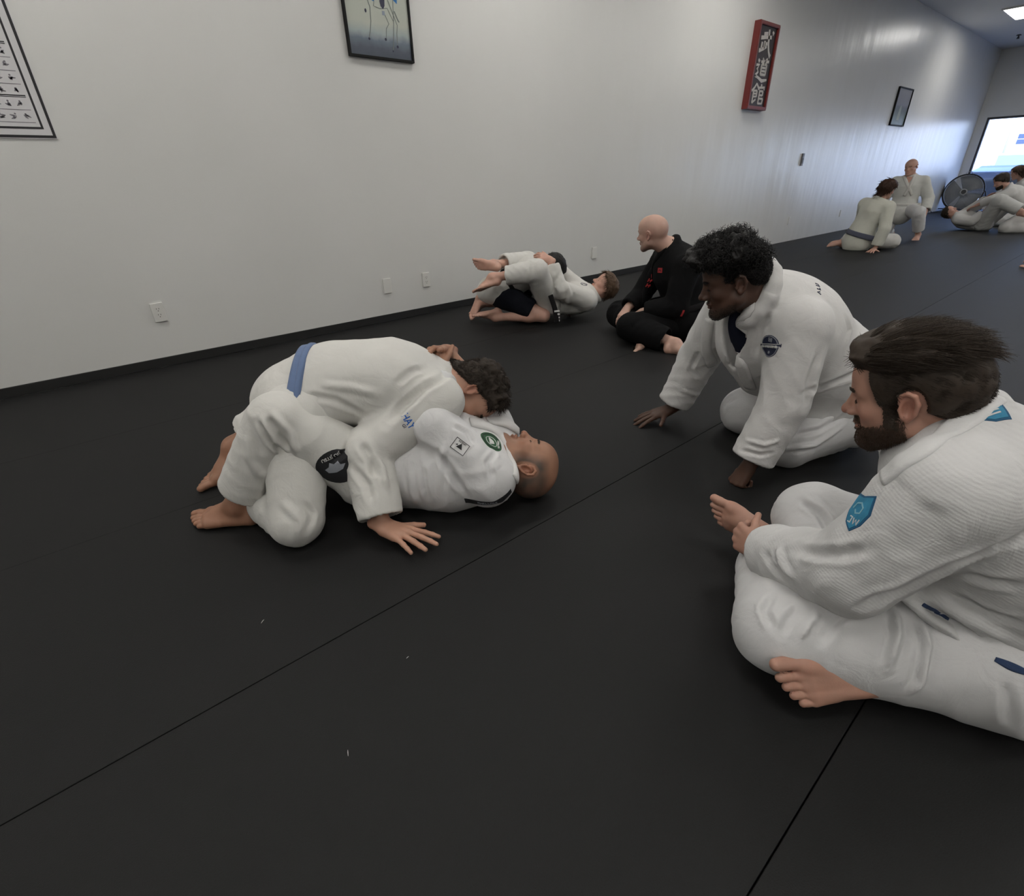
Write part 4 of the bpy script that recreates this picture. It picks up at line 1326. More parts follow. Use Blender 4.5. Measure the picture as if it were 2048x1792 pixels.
# ------------------------------------------------------------------ drum fan by the window
M_FANG = plain('grey fan metal', (.30, .31, .32), .45, .2); M_FAND = plain('black fan metal', (.015, .015, .017), .5); M_FANB = plain('pale fan blade', (.30, .31, .31), .4, .2)
fan = tag(empty('drum_fan', (19.55, 3.78, 0)), 'large round floor fan standing in front of the window', 'fan')
FZ, FR = .47, .43
fax = nrm(A(-1, -.25, .12)); fu = nrm(np.cross(A(0, 0, 1), fax)); fv = np.cross(fax, fu)
def fring(r, off, n=48): return [A(0, 0, FZ) + fax * off + r * (math.cos(2 * math.pi * i / n) * fu + math.sin(2 * math.pi * i / n) * fv) for i in range(n)]
V, Fc = [], []
n = 48
for r, off in ((FR, .10), (FR, -.10), (FR - .012, -.10), (FR - .012, .10)):
    V += fring(r, off, n)
for k in range(4):
    for i in range(n):
        j = (i + 1) % n; a = k * n; b = ((k + 1) % 4) * n
        Fc.append((a + i, a + j, b + j, b + i))
link('drum', mesh_np('drum', V, Fc), M_FAND, fan)
tube('rim', fring(FR + .004, .10), .013, M_FAND, fan, 6, True)
tube('rim', fring(FR + .004, -.10), .013, M_FAND, fan, 6, True)
for r in np.linspace(.10, FR - .02, 18): tube('guard_ring', fring(r, .105, 32), .0042, M_FANG, fan, 4, True)
for k in range(16):
    a = 2 * math.pi * k / 16; d = math.cos(a) * fu + math.sin(a) * fv
    tube('guard_spoke', [A(0, 0, FZ) + fax * .112 + d * .07, A(0, 0, FZ) + fax * .105 + d * FR], .003, M_FANG, fan, 4)
for k in range(3):
    a0 = 2 * math.pi * k / 3 + .25; V = []; Fc = []
    for i in range(9):
        a = a0 + 1.75 * i / 8
        for r in (.09, .24, FR - .025):
            V.append(A(0, 0, FZ) + fax * (.05 - .075 * i / 8) + r * (math.cos(a) * fu + math.sin(a) * fv))
    for i in range(8):
        for j in range(2): Fc.append((i * 3 + j, i * 3 + j + 1, i * 3 + j + 4, i * 3 + j + 3))
    me = mesh_np('blade', V, Fc); bm = bmesh.new(); bm.from_mesh(me)
    bmesh.ops.solidify(bm, geom=bm.faces[:], thickness=.004); bm.to_mesh(me); bm.free()
    link('blade', me, M_FANB, fan)
def fdisc(name, r, o0, o1, mat, parent):
    bm = bmesh.new(); M = Matrix((fu, fv, fax)).transposed().to_4x4(); M.translation = Vector(A(0, 0, FZ) + fax * (o0 + o1) / 2)
    bmesh.ops.create_cone(bm, cap_ends=True, segments=28, radius1=r, radius2=r * .96, depth=abs(o1 - o0), matrix=M)
    return bm_link(name, bm, mat, parent)
hub = fdisc('hub', .095, -.03, .08, M_FANG, fan); fdisc('badge_ring', .075, .112, .122, M_FANB, fan); fdisc('badge', .055, .120, .128, M_FAND, fan)
fdisc('motor', .09, -.20, -.03, M_FAND, fan)
tube('stand', [A(.05, .50, .05), A(.05, .50, .40), A(.0, .47, .50), A(.02, .44, .50)], .016, M_FAND, fan, 8)
tube('stand', [A(.05, -.50, .05), A(.05, -.50, .40), A(.0, -.47, .50), A(.02, -.44, .50)], .016, M_FAND, fan, 8)
tube('foot_rail', [A(-.30, .50, .018), A(.30, .50, .018)], .018, M_FAND, fan, 8); tube('foot_rail', [A(-.30, -.50, .018), A(.30, -.50, .018)], .018, M_FAND, fan, 8)
tube('crossbar', [A(.05, .50, .05), A(.05, -.50, .05)], .014, M_FAND, fan, 8)
tube('carry_handle', [A(0, -.08, FZ + FR), A(0, -.07, FZ + FR + .05), A(0, 0, FZ + FR + .075), A(0, .07, FZ + FR + .05), A(0, .08, FZ + FR)], .008, M_FANG, fan, 6)
cord = tag(tube('power_cord', resample([A(18.6, 4.20, .34), A(18.62, 4.17, .15), A(18.65, 4.15, .012), A(18.8, 4.0, .012), A(19.0, 3.9, .012), A(19.15, 3.88, .012)], 30), .009, M_FAND, None, 6), 'black power cord running from the wall to the fan', 'cord')

# ------------------------------------------------------------------ outside: parking lot, cars, shops opposite
tag(box('ground', (X1 + .25, -60, -.35), (140, 70, -.12), plain('parking concrete', (.42, .41, .39), .9, var=.1, vscale=.4)), kind='structure')
M_CARD = plain('dark grey car paint', (.035, .037, .04), .3, .3, spec=.6); M_CARW = plain('white car paint', (.62, .63, .63), .3); M_TEAL = plain('green tinted car glass', (.16, .34, .34), .15)
M_TYRE = plain('tyre rubber', (.02, .02, .02), .8); M_RIM = plain('wheel rim', (.4, .4, .4), .4, .6); M_LAMP = plain('red tail lamp', (.5, .03, .03), .3)
def car(x, y, prof, glass, wid, paint, label, rz, wheels):
    t = tag(empty('car', (x, y, -.12)), label, 'car', 'cars in the parking lot'); t.rotation_euler = (0, 0, rz)
    def ext(pl, hw, inset=0):
        bm = bmesh.new(); vs = [bm.verts.new((a, -hw, b)) for a, b in pl]; bm.faces.new(vs)
        r = bmesh.ops.extrude_face_region(bm, geom=bm.faces[:])
        for v in [g for g in r['geom'] if isinstance(g, bmesh.types.BMVert)]: v.co.y = hw
        bmesh.ops.recalc_face_normals(bm, faces=bm.faces[:]); return bm
    bm = ext(prof, wid / 2)
    bmesh.ops.bevel(bm, geom=bm.edges[:], offset=.07, segments=3, profile=.6, affect='EDGES', clamp_overlap=True)
    bm_link('car_body', bm, paint, t, True)
    for g, hw in glass:
        bm_link('window_glass', ext(g, hw), M_TEAL, t)
    for wx in wheels:
        for sy in (-1, 1):
            bm = bmesh.new(); bmesh.ops.create_cone(bm, cap_ends=True, segments=24, radius1=.33, radius2=.33, depth=.22, matrix=Matrix.Translation((wx, sy * (wid / 2 - .1), .33)) @ Matrix.Rotation(math.pi / 2, 4, 'X'))
            w_ = bm_link('wheel', bm, M_TYRE, t)
            bm = bmesh.new(); bmesh.ops.create_cone(bm, cap_ends=True, segments=20, radius1=.2, radius2=.2, depth=.23, matrix=Matrix.Translation((wx, sy * (wid / 2 - .095), .33)) @ Matrix.Rotation(math.pi / 2, 4, 'X'))
            bm_link('rim', bm, M_RIM, w_)
    return t
# profile runs nose (-x) to tail (+x)
suv = [(-2.25, .35), (-2.3, .75), (-2.15, .98), (-1.0, 1.10), (-.45, 1.60), (.3, 1.72), (1.7, 1.68), (2.2, 1.15), (2.25, .4)]
car(24.9, 3.55, [(-2.2, .35), (-2.25, .85), (-2.05, 1.05), (-.95, 1.16), (-.6, 1.22), (1.9, 1.22), (2.2, 1.1), (2.2, .4)], [], 1.9, M_CARD, 'dark grey car parked close to the window', math.radians(0), (-1.4, 1.35))
car(36.0, 5.3, suv, [([(-1.02, 1.12), (-.47, 1.62), (-.40, 1.62), (-.95, 1.12)], .78), ([(-.35, 1.15), (.0, 1.60), (1.6, 1.58), (1.9, 1.15)], .965)], 1.9, M_CARW, 'white car with green tinted glass farther out in the lot', math.radians(8), (-1.4, 1.4))
# shop building opposite
bld = tag(empty('shop_building', (110, 14, -.12)), 'pale shop building with a grid of blue windows opposite', 'building')
M_STUC = plain('pale stucco', (.72, .71, .68), .9); M_BWIN = plain('blue window glass', (.02, .05, .11), .15)
box('wall', (0, -42, 0), (12, 46, 9.5), M_STUC, bld, bev=.05); box('parapet', (-.2, -42.2, 9.2), (12.2, 46.2, 9.9), plain('white parapet', (.74, .74, .72), .8), bld, bev=.05)
for r_ in range(2):
    for c_ in range(11):
        y = -8.2 + c_ * 1.05; z = 3.75 + r_ * .68
        box('window', (-.06, y, z), (.02, y + .93, z + .58), M_BWIN, bld)
V, Fc = [], []
for r in (1.0, .80):
    V += [A(-.3, -2.6 + 1.9 * r * math.cos(2 * math.pi * i / 40), 3.55 + .36 * r * math.sin(2 * math.pi * i / 40)) for i in range(40)]
Fc = [(i, (i + 1) % 40, 40 + (i + 1) % 40, 40 + i) for i in range(40)]
_me = mesh_np('oval_sign', V, Fc); bm = bmesh.new(); bm.from_mesh(_me); bmesh.ops.solidify(bm, geom=bm.faces[:], thickness=.2); bm.to_mesh(_me); bm.free()
link('oval_sign', _me, plain('red sign', (.55, .10, .12), .5), bld, False)
# light pole
tag(tube('lamp_post', [A(70, 11.6, -.12), A(70, 11.6, 8.5)], [.10, .07], plain('pole grey', (.3, .3, .3), .5), None, 8), 'thin grey light pole in the parking lot', 'lamp post')
# ------------------------------------------------------------------ cloth, skin, hair used by the people
C_WARM = cloth('off-white cotton', (.56, .55, .52)); C_COOL = cloth('white cotton', (.58, .575, .575))
C_RIB = cloth('ribbed white cotton', (.56, .555, .55), rib=.10, ribdir=(.10, -.30, 1), ribw=.0066)
C_TEX = cloth('textured white cotton', (.575, .565, .555), rib=.08, ribdir=(.5, .4, .8), ribw=.005)
C_BLACK = cloth('black cotton', (.0045, .0045, .005)); C_SHORTS = cloth('navy shorts cotton', (.006, .007, .011))
C_BLUEB = cloth('blue belt cotton', (.115, .165, .285)); C_NBELT = cloth('navy blue belt cotton', (.028, .048, .105)); C_DBELT = cloth('dark belt cotton', (.012, .011, .012)); C_SLATE = cloth('slate blue belt cotton', (.085, .09, .125))
C_NAVY = cloth('navy shirt cotton', (.008, .010, .022)); C_WHITEST = cloth('white stitched cotton', (.62, .615, .61))
S_FAIR = skin('fair skin', (.50, .30, .235)); S_TAN = skin('tan skin', (.30, .155, .098)); S_LIGHT = skin('light brown skin', (.42, .235, .165)); S_BROWN = skin('deep brown skin', (.075, .038, .025), .5); S_PALE = skin('pale skin', (.48, .305, .245)); S_PINK = skin('pink skin', (.42, .235, .175))
H_BROWN = hairmat('dark brown hair', (.036, .026, .019)); H_BEARD = hairmat('brown beard hair', (.072, .046, .032)); H_MID = hairmat('brown hair', (.085, .052, .032)); H_BLACK = hairmat('black curly hair', (.009, .008, .008)); H_GREY = hairmat('brown greying hair', (.026, .019, .014), .7)
M_NAVYT = plain('navy thread', (.012, .016, .045), .8); M_BLUET = plain('blue thread', (.02, .10, .36), .8); M_WHT = plain('white thread', (.55, .55, .54), .8); M_GREENT = plain('green thread', (.015, .075, .028), .8); M_BLKT = plain('black thread', (.010, .010, .012), .8)
M_TEALT = plain('teal thread', (.03, .20, .33), .8, var=.35, vscale=60); M_TEALD = plain('dark teal thread', (.012, .085, .17), .8); M_TEALL = plain('pale teal thread', (.22, .42, .50), .8); M_REDT = plain('red thread', (.36, .022, .025), .8); M_GRYT = plain('grey thread', (.25, .26, .29), .8)
# ------------------------------------------------------------------ man on top, kneeling over his partner
P1 = person(dict(pel=(.525, 1.845, .41), waist=(.655, 1.80, .455), chest=(.84, 1.70, .435), neck=(1.035, 1.62, .42), head=(1.085, 1.555, .370),
    shR=(.905, 1.505, .395), elR=(.630, 1.570, .265), wrR=(.572, 1.408, .052), shL=(1.02, 1.86, .39), elL=(1.02, 2.02, .14), wrL=(1.05, 1.83, .05),
    hipR=(.475, 1.75, .39), kneeR=(.345, 1.60, .085), ankR=(.285, 1.99, .06), hipL=(.54, 1.95, .40), kneeL=(.70, 2.09, .08), ankL=(.40, 2.20, .06)),
    dict(label='man in white uniform and light blue belt kneeling face down over his partner', skin=S_LIGHT, vox=.0055, cvox=.0065,
    face=(.12, -.42, -.90), crown=(.86, -.40, .02), head_s=1.09, bulk=1.0, neck_r=.062,
    hand_lev=2, handR=dict(d=(.40, -.90, -.10), n=(0, -.1, -1), curl=(3, 4, 3), spread=13, thumb=(42, 0, 6), s=1.1),
    handL=dict(d=(.2, -.9, -.1), n=(0, 0, -1), curl=(5, 5, 5)), footR=dict(d=(.1, .9, -.2), m=(0, .1, 1)), footL=dict(d=(-.2, .9, -.2), m=(0, .1, 1)),
    jacket=dict(mat=C_WARM, collar=False, sleeve=(.098, .092, .080), w=(.175, .165, .185), amp=.008, cuff=.90, seed=4, depth=.84,
        creases=[([(905, 745), (850, 775), (805, 815), (770, 850)], -.012, .016), ([(790, 770), (820, 745), (850, 735)], -.005, .012), ([(720, 885), (745, 920), (750, 960)], -.010, .014), ([(735, 900), (765, 935), (775, 985)], .007, .012), ([(700, 930), (735, 970), (745, 1010)], -.008, .014), ([(610, 790), (670, 800), (730, 830)], -.006, .012), ([(640, 770), (700, 775), (760, 790)], .005, .014)]),
    pants=dict(mat=C_WARM, r=(.115, .092, .080), seed=9, amp=.006, hem=.82, creases=[([(600, 1000), (625, 1030), (620, 1060)], -.006, .012), ([(560, 1000), (600, 1040), (600, 1075)], .005, .014)])))
waist_belt(P1, C_BLUEB, c=(.535, 1.815, .41), up=(.80, -.56, -.12), width=.045, thick=.007)
waist_belt(P1, C_BLUEB, c=(.543, 1.810, .409), up=(.80, -.56, -.12), width=.020, thick=.010, name='belt_layer')
# collar roll behind the neck
_H = P1['H']
# sewn lettering on the sleeve
_bv = bvh_of(P1['jacket'])
for txt, px_, py_, sz, sxx in (('HAY', 816, 842, .036, .8), ('GI', 808, 852, .015, 1.0)):
    c_, n_ = hit(_bv, px_, py_)
    if c_ is not None:
        press('sleeve_lettering', text_bm(txt, sz, .1, sxx), _bv, c_, n_, A(.81, -.38, .44), M_BLUET if sz > .02 else M_NAVYT, P1['body'], .0012, 0)
def _hair1(L, NL):
    x, y, z = L[:, 0], L[:, 1], L[:, 2]
    line = .045 - .10 * np.clip((-y + .04) / .13, 0, 1)          # hairline drops towards the nape
    front = np.clip((.075 - y) / .02, 0, 1) * np.clip((z - line) / .015, 0, 1)
    ear = 1 - np.exp(-(((y + .012) / .022) ** 2 + ((z + .002) / .032) ** 2)) * (np.abs(x) > .055)
    ear = np.clip(ear * 1.5 - .5, 0, 1)
    t = .008 + .020 * np.clip((z - .04) / .06, 0, 1) + .012 * np.clip((y - .02) / .05, 0, 1) * (z > .05)
    return np.where(L[:, 2] > -.06, t * front * ear, 0)
def _flow1(L, NL):
    return np.stack([L[:, 0] * 2, np.where(L[:, 2] > .05, .9, -.3), np.where(L[:, 2] > .07, .3, -.7)], 1)
grow_hair('hair', P1['body'], _H, _hair1, _flow1, H_GREY, P1['body'], count=5200, length=lambda L: .012 + .022 * np.clip((L[:, 2] - .03) / .06, 0, 1), width=.0009, lift=.8, jitter=.7, noise=.5, nscale=60, seed=5)
def _brow(L, NL):
    x, y, z = np.abs(L[:, 0]), L[:, 1], L[:, 2]
    return .0025 * (np.exp(-(((x - .030) / .017) ** 2) ** 2 - ((z - .021 - .12 * (.03 - np.abs(x - .03))) / .0052) ** 2) > .35) * (y > .05)
grow_hair('eyebrows', P1['body'], _H, _brow, lambda L, NL: np.stack([np.sign(L[:, 0]), 0 * L[:, 0], 0 * L[:, 0] + .2], 1), H_GREY, P1['body'], count=160, length=.008, width=.0006, shell=True, seed=2)
lashes(P1, H_BROWN)
# ------------------------------------------------------------------ bald man lying on his back
def _stub2(L):
    x, y, z = L[:, 0], L[:, 1], L[:, 2]; sm = lambda v: np.clip(v, 0, 1)
    band_ = sm((.085 - z + .25 * np.clip(-y, -.02, .08)) / .035) * sm((.050 - y) / .030) * sm((z + .065) / .02)
    ear = np.where(np.abs(x) > .06, sm((np.sqrt(((y + .012) / .024) ** 2 + ((z + .002) / .036) ** 2) - 1) / .3), 1)
    return band_ * ear * (.80 + .20 * vnoise(L, 60, 3)) + .25 * np.exp(-(((L - np.array((0, .08, -.08))) / np.array((.06, .05, .04))) ** 2).sum(1))
P2 = person(dict(pel=(.745, 1.685, .125), waist=(.82, 1.60, .135), chest=(.955, 1.465, .140), neck=(1.070, 1.350, .125), head=(1.135, 1.285, .122),
    shL=(.955, 1.285, .140), elL=(.850, 1.455, .335), wrL=(.985, 1.60, .465), shR=(1.17, 1.51, .15), elR=(1.15, 1.60, .345), wrR=(1.085, 1.70, .505),
    hipL=(.655, 1.60, .135), kneeL=(.395, 1.705, .415), ankL=(.222, 1.842, .092), hipR=(.83, 1.76, .125), kneeR=(.62, 2.10, .33), ankR=(.318, 2.235, .140)),
    dict(label='bald man in a white uniform lying on his back under the kneeling man', skin=S_TAN, vox=.0055, cvox=.0065,
    face=(.517, .204, .823), crown=(.72, -.64, -.26), head_s=1.12, bulk=1.08, nose=.6, depth=.80, neck_r=.065,
    handL=dict(d=(.2, .45, .25), n=(.5, -.3, -.8), curl=(30, 40, 25)), handR=dict(d=(-.65, -.1, .15), n=(-.1, -.6, -.8), curl=(30, 40, 20), spread=5),
    footL=dict(d=(-.75, .66, .0), m=(0, .0, -1), s=1.06), footR=dict(d=(-.93, -.02, -.36), m=(-.36, 0, -.93), s=1.06, toe=18),
    stubble=_stub2,
    jacket=dict(mat=C_COOL, sleeve=(.102, .084, .070), w=(.175, .172, .190), amp=.009, cuff={'L': .86, 'R': .45}, seed=14, depth=.84,
        creases=[([(875, 905), (905, 950), (930, 985)], -.012, .014), ([(890, 890), (880, 930), (880, 985)], .006, .012), ([(985, 960), (975, 925), (995, 900)], -.008, .010), ([(845, 930), (850, 975), (860, 1010)], -.007, .012), ([(820, 940), (825, 985), (835, 1010)], .006, .012), ([(905, 850), (935, 865), (950, 890)], -.008, .010)]),
    pants=dict(mat=C_WARM, r=(.122, .098, .090), seed=19, amp=.010, hem={'L': .84, 'R': .8},
        creases=[([(530, 830), (560, 870), (580, 905)], -.012, .012), ([(545, 825), (580, 865), (590, 905)], .008, .010), ([(515, 840), (540, 885), (575, 912)], -.010, .010), ([(495, 860), (500, 920), (525, 960)], .006, .014), ([(585, 910), (545, 950), (530, 1000)], -.010, .014), ([(700, 880), (690, 905), (660, 925)], -.006, .010)])))
waist_belt(P2, C_DBELT, c=(.79, 1.635, .13), up=(.55, -.6, .05), width=.045, thick=.007)
_H = P2['H']; _bv = bvh_of(P2['jacket'])
_lp = pxpath(_bv, [(940, 845), (985, 858), (1012, 885), (1024, 920), (1030, 960), (1036, 1000)])
if len(_lp) > 2: band('lapel', _bv, _lp, .052, .011, C_TEX, P2['jacket'], n=40, across=7)
_lp = pxpath(_bv, [(975, 842), (1010, 845), (1035, 862), (1046, 880)])
if len(_lp) > 2: band('lapel', _bv, _lp, .045, .010, C_TEX, P2['jacket'], n=30)
# patches: white diamond mark on the sleeve, green disc on the chest, black disc on the thigh
def flat_patch(P, bvh, px_, py_, up, layers, parent, along=None):
    c_, n_ = hit(bvh, px_, py_)
    if c_ is None: return
    if along is not None: up = np.cross(n_, nrm(along))
    base = None
    for name, loops, mat, off in layers:
        if isinstance(loops, tuple):
            bm = text_bm(*loops[0]); bmesh.ops.translate(bm, verts=bm.verts, vec=(loops[1][0], loops[1][1], 0))
            if len(loops) > 2: bmesh.ops.rotate(bm, verts=bm.verts, cent=(0, 0, 0), matrix=Matrix.Rotation(loops[2], 3, 'Z'))
        else:
            bm = poly_tris(loops)
        po = press(name, bm, bvh, c_, n_, up, mat, base or parent, off, .001 if off < .003 else .0004)
        base = base or po
def ring(r0, r1, n=28):
    a = disc(r0, n); b = disc(r1, n)
    return [[a[i], a[(i + 1) % n], b[(i + 1) % n], b[i]] for i in range(n)]
def rframe(x0, y0, x1, y1, w): return [rect(x0, y0, x1, y0 + w), rect(x0, y1 - w, x1, y1), rect(x0, y0 + w, x0 + w, y1 - w), rect(x1 - w, y0 + w, x1, y1 - w)]
flat_patch(P2, _bv, 920, 893, A(.62, -.05, .55), [('sleeve_patch', [rect(-.03, -.024, .03, .024)], C_WHITEST, .0015), ('patch_border', rframe(-.028, -.022, .028, .022, .002), M_BLKT, .0026), ('patch_mark', [[(-.012, -.008), (.012, -.008), (.0, .012)], [(-.018, -.002), (-.010, -.002), (-.012, .004)]], M_BLKT, .0026), ('patch_lettering', scribble(5, .030, .006, 2, .0014, .015), M_BLKT, .0026)], P2['body'])
flat_patch(P2, _bv, 982, 884, A(.6, -.5, .4), [('chest_patch', [disc(.048)], M_GREENT, .0015), ('patch_ring', ring(.041, .038), M_BLKT, .0026), ('patch_ring', ring(.026, .024), M_WHT, .0026), ('patch_mountain', [[(-.02, -.01), (.02, -.01), (.004, .014), (-.003, .006), (-.009, .011)]], M_WHT, .0027), ('patch_lettering', scribble(7, .046, .008, 3, .0016, .032), M_WHT, .0028)], P2['body'])
_bp = bvh_of(P2['pants'])
flat_patch(P2, _bp, 672, 936, A(.1, -.3, -.9), [('thigh_patch', [disc(.066)], M_BLKT, .0015), ('patch_animal', [[(-.035, -.004), (-.02, .012), (.004, .016), (.03, .010), (.036, -.006), (.02, -.012), (.012, -.026), (.0, -.016), (-.016, -.022), (-.02, -.008)]], M_GRYT, .0026), ('patch_lettering', (('JIU JITSU', .017), (0, -.043)), M_WHT, .0027)], P2['body'])
# sewn panel across the back, its edge showing at the mat
flat_patch(P2, _bv, 975, 1006, None, [('back_patch', [rect(-.085, -.016, .085, .010)], M_BLKT, .0015), ('back_lettering', scribble(8, .075, .012, 4, .0022, -.003), M_GRYT, .0027)], P2['body'], along=A(.62, -.62, .10))
lashes(P2, H_BROWN)
eyebrows(P2, H_BROWN, .0012, count=90)
# ------------------------------------------------------------------ bearded man sitting cross-legged in front, right
def _sk7(G, J, R):
    # front of the jacket falling into the lap
    G.cone(A(1.36, .00, .30), A(1.25, .06, .22), .13, .10, .05)
def _cut7(G, J, R):
    # lower edge of the jacket, the trousers show below it
    G.cyl(A(1.50, .015, -.307), A(1.50, -.20, .143), .48, .48, .012, None, -1)
def _soft7(L):
    x, y, z = L[:, 0], L[:, 1], L[:, 2]; ax = np.abs(x); sm = lambda v: np.clip(v, 0, 1)
    jaw = sm((-.046 - z + .42 * np.clip(.06 - y, -.02, .06)) / .026) * sm((y + .010) / .022)
    burn = sm((.017 - np.abs(y - .022)) / .010) * sm((.01 - z) / .01) * sm((z + .08) / .02) * (ax > .04)
    mous = sm((.011 - np.abs(z + .046)) / .007) * sm((.032 - ax) / .008) * (y > .07) * (y < .1005)
    lips = np.exp(-((ax / .020) ** 2 + ((z + .061) / .0065) ** 2))
    hair = sm((.062 - y - .25 * np.clip(.03 - z, -.02, .05)) / .016) * sm((z + .012 + .55 * np.clip(-y - .005, 0, .12)) / .02)
    hair = hair * np.where(ax > .055, np.clip((np.sqrt(((y + .013) / .024) ** 2 + ((z + .003) / .036) ** 2) - .9) / .3, 0, 1), 1)
    return np.maximum(.80 * np.maximum.reduce([jaw, burn, mous]) * (1 - np.clip(lips * 1.6, 0, 1)) * (z < .02), .85 * hair)
P7 = person(dict(pel=(1.47, -.15, .16), waist=(1.44, -.08, .32), chest=(1.375, .055, .49), neck=(1.352, .125, .605), head=(1.322, .222, .682),
    shL=(1.178, .080, .555), elL=(1.125, .180, .325), wrL=(1.222, .405, .188), shR=(1.53, .18, .50), elR=(1.63, .14, .27), wrR=(1.62, .26, .12),
    hipL=(1.345, -.11, .135), kneeL=(1.070, .262, .118), ankL=(1.425, .460, .080), hipR=(1.56, -.04, .14), kneeR=(1.49, .370, .185), ankR=(1.135, .118, .064)),
    dict(label='bearded man with swept-back dark hair sitting cross-legged at the right edge holding his foot', skin=S_PINK, vox=.0055, cvox=.006,
    face=(-.08, .95, -.29), crown=(-.03, .29, .95), head_s=1.06, bulk=1.16, stubble=_soft7, neck_r=.070, jaw=1.08, eyes=False, head_lev=1, hand_lev=2, foot_lev=2,
    handL=dict(d=(.42, .88, -.10), n=(.82, -.42, -.25), curl=(62, 58, 30), spread=3, thumb=(30, 40, -12)),
    handR=dict(d=(-.5, .4, -.2), n=(-.2, -.3, -.9), curl=(30, 30, 20)),
    footL=dict(d=(-.36, .88, .28), m=(.8, .35, -.15)), footR=dict(d=(-.74, .66, -.02), m=(-.62, -.50, .40), toe=-4, spread=1.15, s=1.08),
    jacket=dict(mat=C_RIB, sleeve=(.112, .096, .076), w=(.185, .178, .185), amp=.008, cuff=.90, seed=24, extra=_sk7, cut=_cut7, depth=.82, collar_r=.088,
        creases=[([(1835, 1203), (1895, 1240), (1960, 1286), (2047, 1332)], -.014, .009), ([(1850, 1232), (1910, 1270), (1990, 1315)], .006, .010), ([(1590, 1100), (1640, 1108), (1690, 1108), (1740, 1095)], -.010, .012), ([(1530, 1100), (1545, 1135), (1570, 1165)], -.007, .010), ([(1555, 1095), (1565, 1130), (1590, 1160)], .007, .010), ([(1720, 1215), (1800, 1180), (1900, 1130), (2048, 1070)], -.014, .012), ([(1800, 1130), (1850, 1060), (1880, 1000)], -.006, .030), ([(1930, 1150), (1980, 1165), (2040, 1170)], -.006, .012), ([(1860, 1190), (1940, 1240), (2040, 1290)], .008, .014), ([(1900, 1190), (1970, 1225), (2045, 1250)], -.008, .012)]),
    pants=dict(mat=C_COOL, r=(.152, .110, .090), seed=29, amp=.006, hem={'L': .72, 'R': .70}, hip=.135, hollow='',
        creases=[([(1600, 1215), (1580, 1235), (1560, 1270)], -.008, .010), ([(1640, 1220), (1615, 1250), (1600, 1280)], .007, .009), ([(1690, 1225), (1660, 1255), (1640, 1285)], -.007, .010), ([(1545, 1190), (1530, 1220), (1545, 1260)], -.009, .010), ([(1790, 1215), (1795, 1270), (1775, 1340)], .011, .009), ([(1840, 1235), (1855, 1290), (1842, 1360), (1810, 1395)], .010, .008), ([(2010, 1360), (2020, 1420), (2015, 1465)], -.006, .010), ([(1600, 1000), (1640, 1030), (1660, 1070)], -.008, .010), ([(1630, 1000), (1665, 1040), (1680, 1080)], .006, .010)])))
_bv = bvh_of(P7['jacket']); _H = P7['H']
lashes(P7, H_BROWN)
_bj = bvh_join([P7['jacket'], P7['pants']])
for _pp in ([(1845, 1208), (1870, 1222), (1897, 1238)], [(1990, 1318), (2020, 1332), (2060, 1348)]):
    _lp = pxpath(_bj, _pp)
    if len(_lp) > 1: band('belt', _bj, _lp, .017, .002, C_NBELT, P7['body'], n=16, taper=lambda t: .35 + .65 * math.sin(math.pi * (.1 + .8 * t)))
# stitched lapel from the nape across the chest
_lp = pxpath(_bv, [(1990, 795), (1950, 826), (1900, 862), (1850, 893), (1800, 925), (1765, 955)])
if len(_lp) > 2:
    band('lapel', _bv, _lp, .048, .007, C_WHITEST, P7['jacket'], n=44, across=7)
def _hair7(L, NL):
    x, y, z = L[:, 0], L[:, 1], L[:, 2]
    top = np.clip((z - .060) / .022, 0, 1)
    hl = np.clip((.092 - y) / .020, 0, 1) * np.clip((z - .070 + .5 * np.clip(.06 - y, 0, .1)) / .01, 0, 1)
    side = np.clip((.052 - y - .25 * np.clip(.03 - z, -.02, .05)) / .020, 0, 1) * np.clip((z - (-.004 - .55 * np.clip(-y - .005, 0, .12))) / .01, 0, 1) * (z < .075)
    ear = np.clip((np.sqrt(((y + .013) / .024) ** 2 + ((z + .003) / .036) ** 2) - .95) / .25, 0, 1)
    ear = np.where(np.abs(x) > .05, ear, 1)
    burn = np.clip((.012 - np.abs(y - .024)) / .004, 0, 1) * (z < .03) * (z > -.05)
    t = np.maximum(top * hl * (.024 + .012 * np.clip((y + .08) / .15, 0, 1)), side * (.006 + .016 * np.clip((-y - .03) / .06, 0, 1)))
    t = np.maximum(t, burn * .003 * (np.abs(x) > .05))
    return t * ear
def _flow7(L, NL):
    back = np.stack([.25 * np.sign(L[:, 0] + .04), np.where(L[:, 1] > .07, -.2, -1.0), np.where(L[:, 2] > .09, .15, -.15)], 1)
    side = np.stack([0 * L[:, 0], 0 * L[:, 0] - .9, 0 * L[:, 0] - .45], 1)
    return np.where((L[:, 2] > .07)[:, None], back, side)
grow_hair('hair', P7['body'], _H, _hair7, _flow7, H_BROWN, P7['body'], count=15000, length=lambda L: np.where(L[:, 2] > .07, .048, .013) * np.where(L[:, 1] > .055, .45, 1.0), width=.00065, segs=5, lift=.42, jitter=.22, noise=.22, nscale=40, seed=15, rootf=.8)
